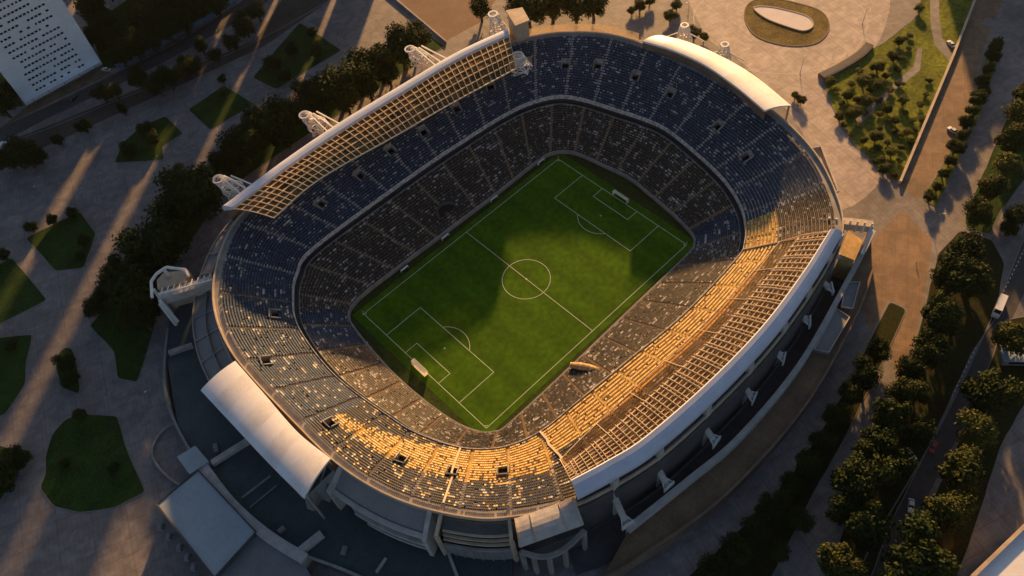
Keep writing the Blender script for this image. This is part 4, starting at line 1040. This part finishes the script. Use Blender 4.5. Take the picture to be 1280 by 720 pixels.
OD = ('d0', 'o0', 'd1', 'l0', 'o1', 'd2')
# dense belt behind the shaded roof
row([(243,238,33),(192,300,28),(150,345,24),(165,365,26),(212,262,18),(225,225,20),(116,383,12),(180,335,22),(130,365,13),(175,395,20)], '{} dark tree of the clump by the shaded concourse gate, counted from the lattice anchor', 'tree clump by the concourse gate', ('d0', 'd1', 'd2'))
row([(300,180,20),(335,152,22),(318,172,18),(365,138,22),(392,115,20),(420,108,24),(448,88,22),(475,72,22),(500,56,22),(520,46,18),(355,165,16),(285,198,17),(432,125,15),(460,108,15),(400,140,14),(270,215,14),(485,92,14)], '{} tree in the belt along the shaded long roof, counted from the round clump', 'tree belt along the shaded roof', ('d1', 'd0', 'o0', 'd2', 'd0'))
row([(660,8,20),(690,2,22),(720,6,20),(742,4,16),(600,8,14)], '{} leafy tree above the cream stair tower', 'trees beyond the cream stair tower', ('d0', 'o0', 'd2'))
# street side
row([(72,174,7),(104,157,9),(152,135,9),(126,116,8),(142,112,9),(170,96,14),(195,105,11),(207,93,13),(240,82,11),(222,90,10),(268,68,10),(290,52,11),(250,55,11),(305,30,12),(320,12,12),(277,98,6),(232,78,8)], '{} small street tree along the verge, counted from the dark shrub clump', 'street trees on the verge', ('d2', 'd0', 'c0', 'd1', 'o1'))
row([(150,70,10),(165,55,13),(185,45,14),(205,30,15),(225,20,15),(245,8,14),(178,22,15),(160,35,14),(130,25,14),(115,8,14),(200,5,16),(270,4,13),(145,48,12),(120,42,12)], '{} dark park tree behind the blue fence, counted from the tower block', 'park trees behind the fence', ('d0', 'd1', 'd2'))
row([(8,196,14),(28,190,15),(45,192,10),(0,130,12),(14,110,12)], '{} dark tree at the foot of the tower block by the street', 'shrub clump below the tower block', ('d1', 'd0'))
row([(190,172,9),(180,160,7),(160,185,10),(278,115,6),(340,80,9),(365,60,9),(395,62,9),(355,95,8),(390,40,7)], '{} bush or small tree on the shaded plaza lawns, counted from the two-part lawn', 'bushes on the plaza lawns', ('o0', 'd0', 'd1'), .8, 'bush', 'bush')
row([(38,284,7),(64,274,7),(90,265,7),(2,318,8),(105,300,8),(100,320,6)], '{} low bush around the five-sided lawn, counted from its outer corner', 'bushes round the five-sided lawn', ('d0', 'd2'), .8, 'bush', 'bush')
row([(80,452,10),(88,475,10),(98,518,9),(80,578,7),(142,585,6),(5,580,16),(25,570,12),(5,600,14),(12,430,9)], '{} dark bush on the lower plaza lawns, counted from the slim planted bed', 'bushes on the lower plaza lawns', ('d1', 'd0', 'o0'), .8, 'bush', 'bush')
# park beyond the forecourt
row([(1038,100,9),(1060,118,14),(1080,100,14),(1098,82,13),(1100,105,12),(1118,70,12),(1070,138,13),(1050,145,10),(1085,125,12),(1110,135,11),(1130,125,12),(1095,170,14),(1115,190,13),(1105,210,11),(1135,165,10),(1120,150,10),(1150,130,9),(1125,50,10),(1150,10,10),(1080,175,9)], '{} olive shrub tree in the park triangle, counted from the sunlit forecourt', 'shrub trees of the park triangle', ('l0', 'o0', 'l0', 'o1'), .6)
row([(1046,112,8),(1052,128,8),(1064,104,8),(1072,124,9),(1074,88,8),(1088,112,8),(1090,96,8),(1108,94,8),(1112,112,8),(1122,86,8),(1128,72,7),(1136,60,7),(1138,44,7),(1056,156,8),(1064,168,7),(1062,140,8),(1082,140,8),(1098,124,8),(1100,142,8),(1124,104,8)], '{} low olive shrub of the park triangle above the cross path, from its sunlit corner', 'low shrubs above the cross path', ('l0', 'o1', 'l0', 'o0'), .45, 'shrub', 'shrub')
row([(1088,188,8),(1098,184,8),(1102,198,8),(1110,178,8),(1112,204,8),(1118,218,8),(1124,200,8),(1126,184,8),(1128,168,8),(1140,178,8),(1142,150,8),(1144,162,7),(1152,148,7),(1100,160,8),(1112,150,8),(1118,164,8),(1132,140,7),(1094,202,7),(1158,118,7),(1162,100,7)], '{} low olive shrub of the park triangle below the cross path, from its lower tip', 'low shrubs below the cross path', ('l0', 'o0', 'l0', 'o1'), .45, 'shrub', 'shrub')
row([(1246,56,9),(1241,70,9),(1236,85,9),(1228,100,9),(1232,112,8),(1222,122,9),(1216,138,9),(1208,152,9),(1203,168,10),(1195,184,10),(1188,200,9),(1180,216,9),(1172,232,9),(1163,245,9)], '{} clipped shrub in the strip beside the promenade, counted from the cross band', 'shrubs beside the promenade', ('o0', 'd0', 'o1', 'd2'), .8, 'shrub', 'shrub')
row([(1268,172,20),(1258,206,19),(1240,234,18),(1226,266,20),(1275,142,17),(1280,115,17)], '{} round tree of the upper avenue row, counted from the flat-topped one nearest the promenade', 'upper avenue trees', ('o0', 'l0', 'o1'))
row([(1210,315,22),(1193,345,24),(1222,350,22),(1178,396,25),(1165,437,18),(1142,458,16),(1130,488,20),(1112,522,22),(1092,556,22),(1080,600,26),(1150,490,16),(1150,540,20),(1120,575,20),(1060,640,24),(1050,700,26),(1085,660,24)], '{} dense tree of the middle grove, counted down the avenue from the promenade end', 'middle grove trees', ('d0', 'd1', 'o0', 'd2'), 1.25)
row([(1264,420,22),(1240,492,24),(1222,536,26),(1206,590,26),(1182,640,30),(1152,694,32),(1120,740,28)], '{} big tree on the far side of the avenue, counted from the kiosk', 'big trees along the avenue', ('o0', 'd1', 'l0', 'o1'))
row([(1098,438,15),(1082,466,16),(1064,492,15),(1046,520,15),(1028,552,16),(1010,580,16),(990,606,17),(968,634,17),(945,660,18),(920,688,18),(890,712,18),(975,690,17),(1000,650,14)], '{} dark tree along the stadium side lane, counted from the bare lawn end', 'trees along the stadium lane', ('d0', 'd1', 'd2'))
row([(1272,270,12),(1262,285,11)], '{} small tree on the edge strip beyond the upper avenue', 'edge strip trees', ('d0',))
row([(800,6,8),(812,0,8),(790,12,7),(846,6,8),(838,18,8),(868,40,8),(880,45,7),(1002,124,7),(994,118,6)], '{} low hedge bush near the white end roof, counted from the paired strips', 'bushes near the white end roof', ('o0', 'd0'), .7, 'bush', 'bush')
for k in list(protos):
    if k not in used: bpy.data.objects.remove(protos[k])

# ------------------------------------------------------------------ vehicles, people, lamps
def car(label, px, rz, m_, L=4.4, Wd=1.8, Hc=1.45, van=False, name='parked_car', cat='car'):
    p = G(*px); t = thing(name, label, cat, (p[0], p[1], .02), rz)
    q = MB(); a = L/2
    prof = [(-a, .35), (-a, .85), (-a*.92, .95), (a*.45, .98), (a*.95, .8), (a, .6), (a, .35)] if not van else [(-a, .4), (-a, Hc), (a*.62, Hc), (a*.8, Hc*.62), (a, Hc*.5), (a, .4)]
    o = len(q.v); q.v += [(x, -Wd/2, z) for x, z in prof]+[(x, Wd/2, z) for x, z in prof]; n = len(prof)
    for i in range(n): q.f.append((i, (i+1) % n, n+(i+1) % n, n+i)); q.m.append(0)
    q.f += [tuple(range(n-1, -1, -1)), tuple(range(n, 2*n))]; q.m += [0, 0]
    local(q, 'body', m_, t)
    if not van:
        q = MB(); lo_ = [(-a*.8, -Wd*.46, .95), (a*.42, -Wd*.46, .98), (a*.42, Wd*.46, .98), (-a*.8, Wd*.46, .95)]; hi_ = [(-a*.55, -Wd*.38, Hc), (a*.1, -Wd*.38, Hc), (a*.1, Wd*.38, Hc), (-a*.55, Wd*.38, Hc)]
        q.add(lo_+hi_, [(0, 1, 5, 4), (1, 2, 6, 5), (2, 3, 7, 6), (3, 0, 4, 7)]); local(q, 'window', glass_m, t)
        q = MB(); q.box((-a*.225, 0, Hc+.02), (a*.66, Wd*.76, .04)); local(q, 'roof', m_, t)
    else:
        q = MB(); q.add([(a*.64, -Wd*.44, Hc*.97), (a*.81, -Wd*.44, Hc*.64), (a*.81, Wd*.44, Hc*.64), (a*.64, Wd*.44, Hc*.97)], [(0, 1, 2, 3)]); q.v = [(x+.02, y, z+.02) for x, y, z in q.v]; local(q, 'window', glass_m, t)
    for x in (-a*.62, a*.62):
        for y in (-Wd/2, Wd/2): q = MB(); q.tube((x, y-.1, .33), (x, y+.1, .33), .33, .33, 12); local(q, 'wheel', rubber, t)
    return t
road_rz = math.atan2(*(G(1237,405)-G(1276,310))[[1, 0]])
car('white box truck driving on the avenue near the kiosk', (1247,386), road_rz, car_white, 9, 2.4, 3.1, True, 'box_truck', 'truck')
car('white car parked in the dark grove beside the avenue', (1137,569), road_rz+1.0, car_white)
car('white car on the avenue below the light patch, nearest the hall', (1138,633), road_rz+.3, car_white)
car('white car at the park edge beside the curved path', (1188,56), R(60), car_white)
car('pale car in the shrub strip beside the promenade', (1190,164), R(80), car_white)
car('pale van in the shrub strip beside the promenade', (1207,163), R(20), car_white, 5, 1.9, 2.0, True, 'parked_van', 'van')
car('red car on the avenue near the grove', (1166,560), road_rz, car_red)
car('white van on the street beside the dark shrub clump', (4,184), R(25), car_white, 5.2, 1.9, 2.1, True, 'parked_van', 'van')
car('dark car on the street below the tower block', (92,124), R(28), car_dark)
car('white car parked by the forecourt ramp at the tower block', (133,88), R(120), car_white)

def person_mesh():
    me = bpy.data.meshes.new('person'); b = bmesh.new(); 
    J = {'p': (0, 0, .95, .13), 'c': (0, 0, 1.35, .15), 'n': (0, 0, 1.5, .06), 'h': (0, .02, 1.68, .105), 'h2': (0, .01, 1.76, .08),
         'sl': (-.19, 0, 1.42, .065), 'el': (-.25, -.02, 1.13, .05), 'wl': (-.25, .08, .88, .035), 'fl': (-.25, .12, .79, .03),
         'sr': (.19, 0, 1.42, .065), 'er': (.25, -.02, 1.13, .05), 'wr': (.25, .08, .88, .035), 'fr': (.25, .12, .79, .03),
         'hl': (-.1, 0, .88, .1), 'kl': (-.11, .06, .48, .07), 'al': (-.11, -.04, .08, .045), 'tl': (-.11, .12, .04, .035),
         'hr': (.1, 0, .88, .1), 'kr': (.11, .02, .48, .07), 'ar': (.11, .1, .08, .045), 'tr': (.11, .26, .04, .035)}
    E = ['pc', 'cn', 'nh', ('h', 'h2'), ('c', 'sl'), ('sl', 'el'), ('el', 'wl'), ('wl', 'fl'), ('c', 'sr'), ('sr', 'er'), ('er', 'wr'), ('wr', 'fr'), ('p', 'hl'), ('hl', 'kl'), ('kl', 'al'), ('al', 'tl'), ('p', 'hr'), ('hr', 'kr'), ('kr', 'ar'), ('ar', 'tr')]
    names = list(J); me.from_pydata([J[k][:3] for k in names], [(names.index(a), names.index(b_)) for a, b_ in E], [])
    o = bpy.data.objects.new('person_body', me); COL.objects.link(o); md = o.modifiers.new('s', 'SKIN')
    for k, v in zip(names, me.skin_vertices[0].data): v.radius = (J[k][3], J[k][3])
    me.skin_vertices[0].data[0].use_root = True
    o.modifiers.new('b', 'SUBSURF').levels = 1
    dg = bpy.context.evaluated_depsgraph_get(); nm = bpy.data.meshes.new_from_object(o.evaluated_get(dg)); bpy.data.objects.remove(o)
    b.free(); return nm
pm_ = person_mesh()
for slot in (cloth_dark, skin, cloth_white): pm_.materials.append(slot)
pw_ = pm_.copy(); pw_.materials[0] = cloth_white
for me, top in ((pm_, 0), (pw_, 2)):
    for pl in me.polygons:
        z = pl.center.z; x = abs(pl.center.x); pl.material_index = 1 if (z > 1.5 or (x > .2 and z < .95)) else (top if z > .9 else 0)
pw_.materials[0] = cloth_dark
for (px, me, lab, rz) in [((1058,71), pm_, 'person in dark clothes walking alone across the sunlit forecourt', .5),
    ((460,430), pw_, 'person in a white top standing behind the goal line by the blue corner block', 2), ((467,437), pm_, 'person in dark clothes beside the one in white behind the goal line', 1),
    ((455,395), pw_, 'person in a white top at the shaded corner flag near the blue block', 0), ((820,248), pw_, 'person in a white top behind the goal facing the oval island', 3),
    ((815,244), pm_, 'person in dark clothes behind the goal facing the oval island', 3), ((1145,330), pm_, 'person in dark clothes on the warm plaza near the middle grove', 0),
    ((340,90), pw_, 'person in a white top by the kite-shaped plaza lawn', 0)]:
    p = G(*px); o = bpy.data.objects.new('person', me); COL.objects.link(o); o.location = (p[0], p[1], .03 if px[1] < 200 or px[0] > 900 else .03); o.rotation_euler = (0, 0, rz); tag(o, lab, 'person')
lamp0 = None
for px, lab in [((1000,92), 'on the sunlit forecourt in front of the white end roof'), ((1078,30), 'at the edge of the paving ring round the oval island'), ((860,20), 'between the hedge strips and the paving ring'), ((205,215), 'alone on the shaded plaza by the two-part lawn'), ((60,250), 'on the shaded plaza near the five-sided lawn'), ((200,500), 'beside the fan-shaped lawn facing the podium'), ((1165,285), 'on the shaded crossing at the promenade end')]:
    p = G(*px); lab = 'slim grey street lamp ' + lab
    if lamp0 is None:
        lamp0 = thing('street_lamp', lab, 'lamp', (p[0], p[1], 0), .4, 'street lamps on the plazas')
        q = MB(); q.tube((0, 0, 0), (0, 0, 8), .12, .07, 8); q.tube((0, 0, 0), (0, 0, .5), .22, .2, 8); local(q, 'pole', concrete, lamp0)
        q = MB(); q.bar((0, 0, 7.9), (1.4, 0, 8.3), .1); local(q, 'arm', concrete, lamp0)
        q = MB(); q.box((1.7, 0, 8.32), (.8, .3, .14)); local(q, 'lamp_head', white_steel, lamp0)
    else: dup(lamp0, (p[0], p[1], 0), random.uniform(0, 6), label=lab)
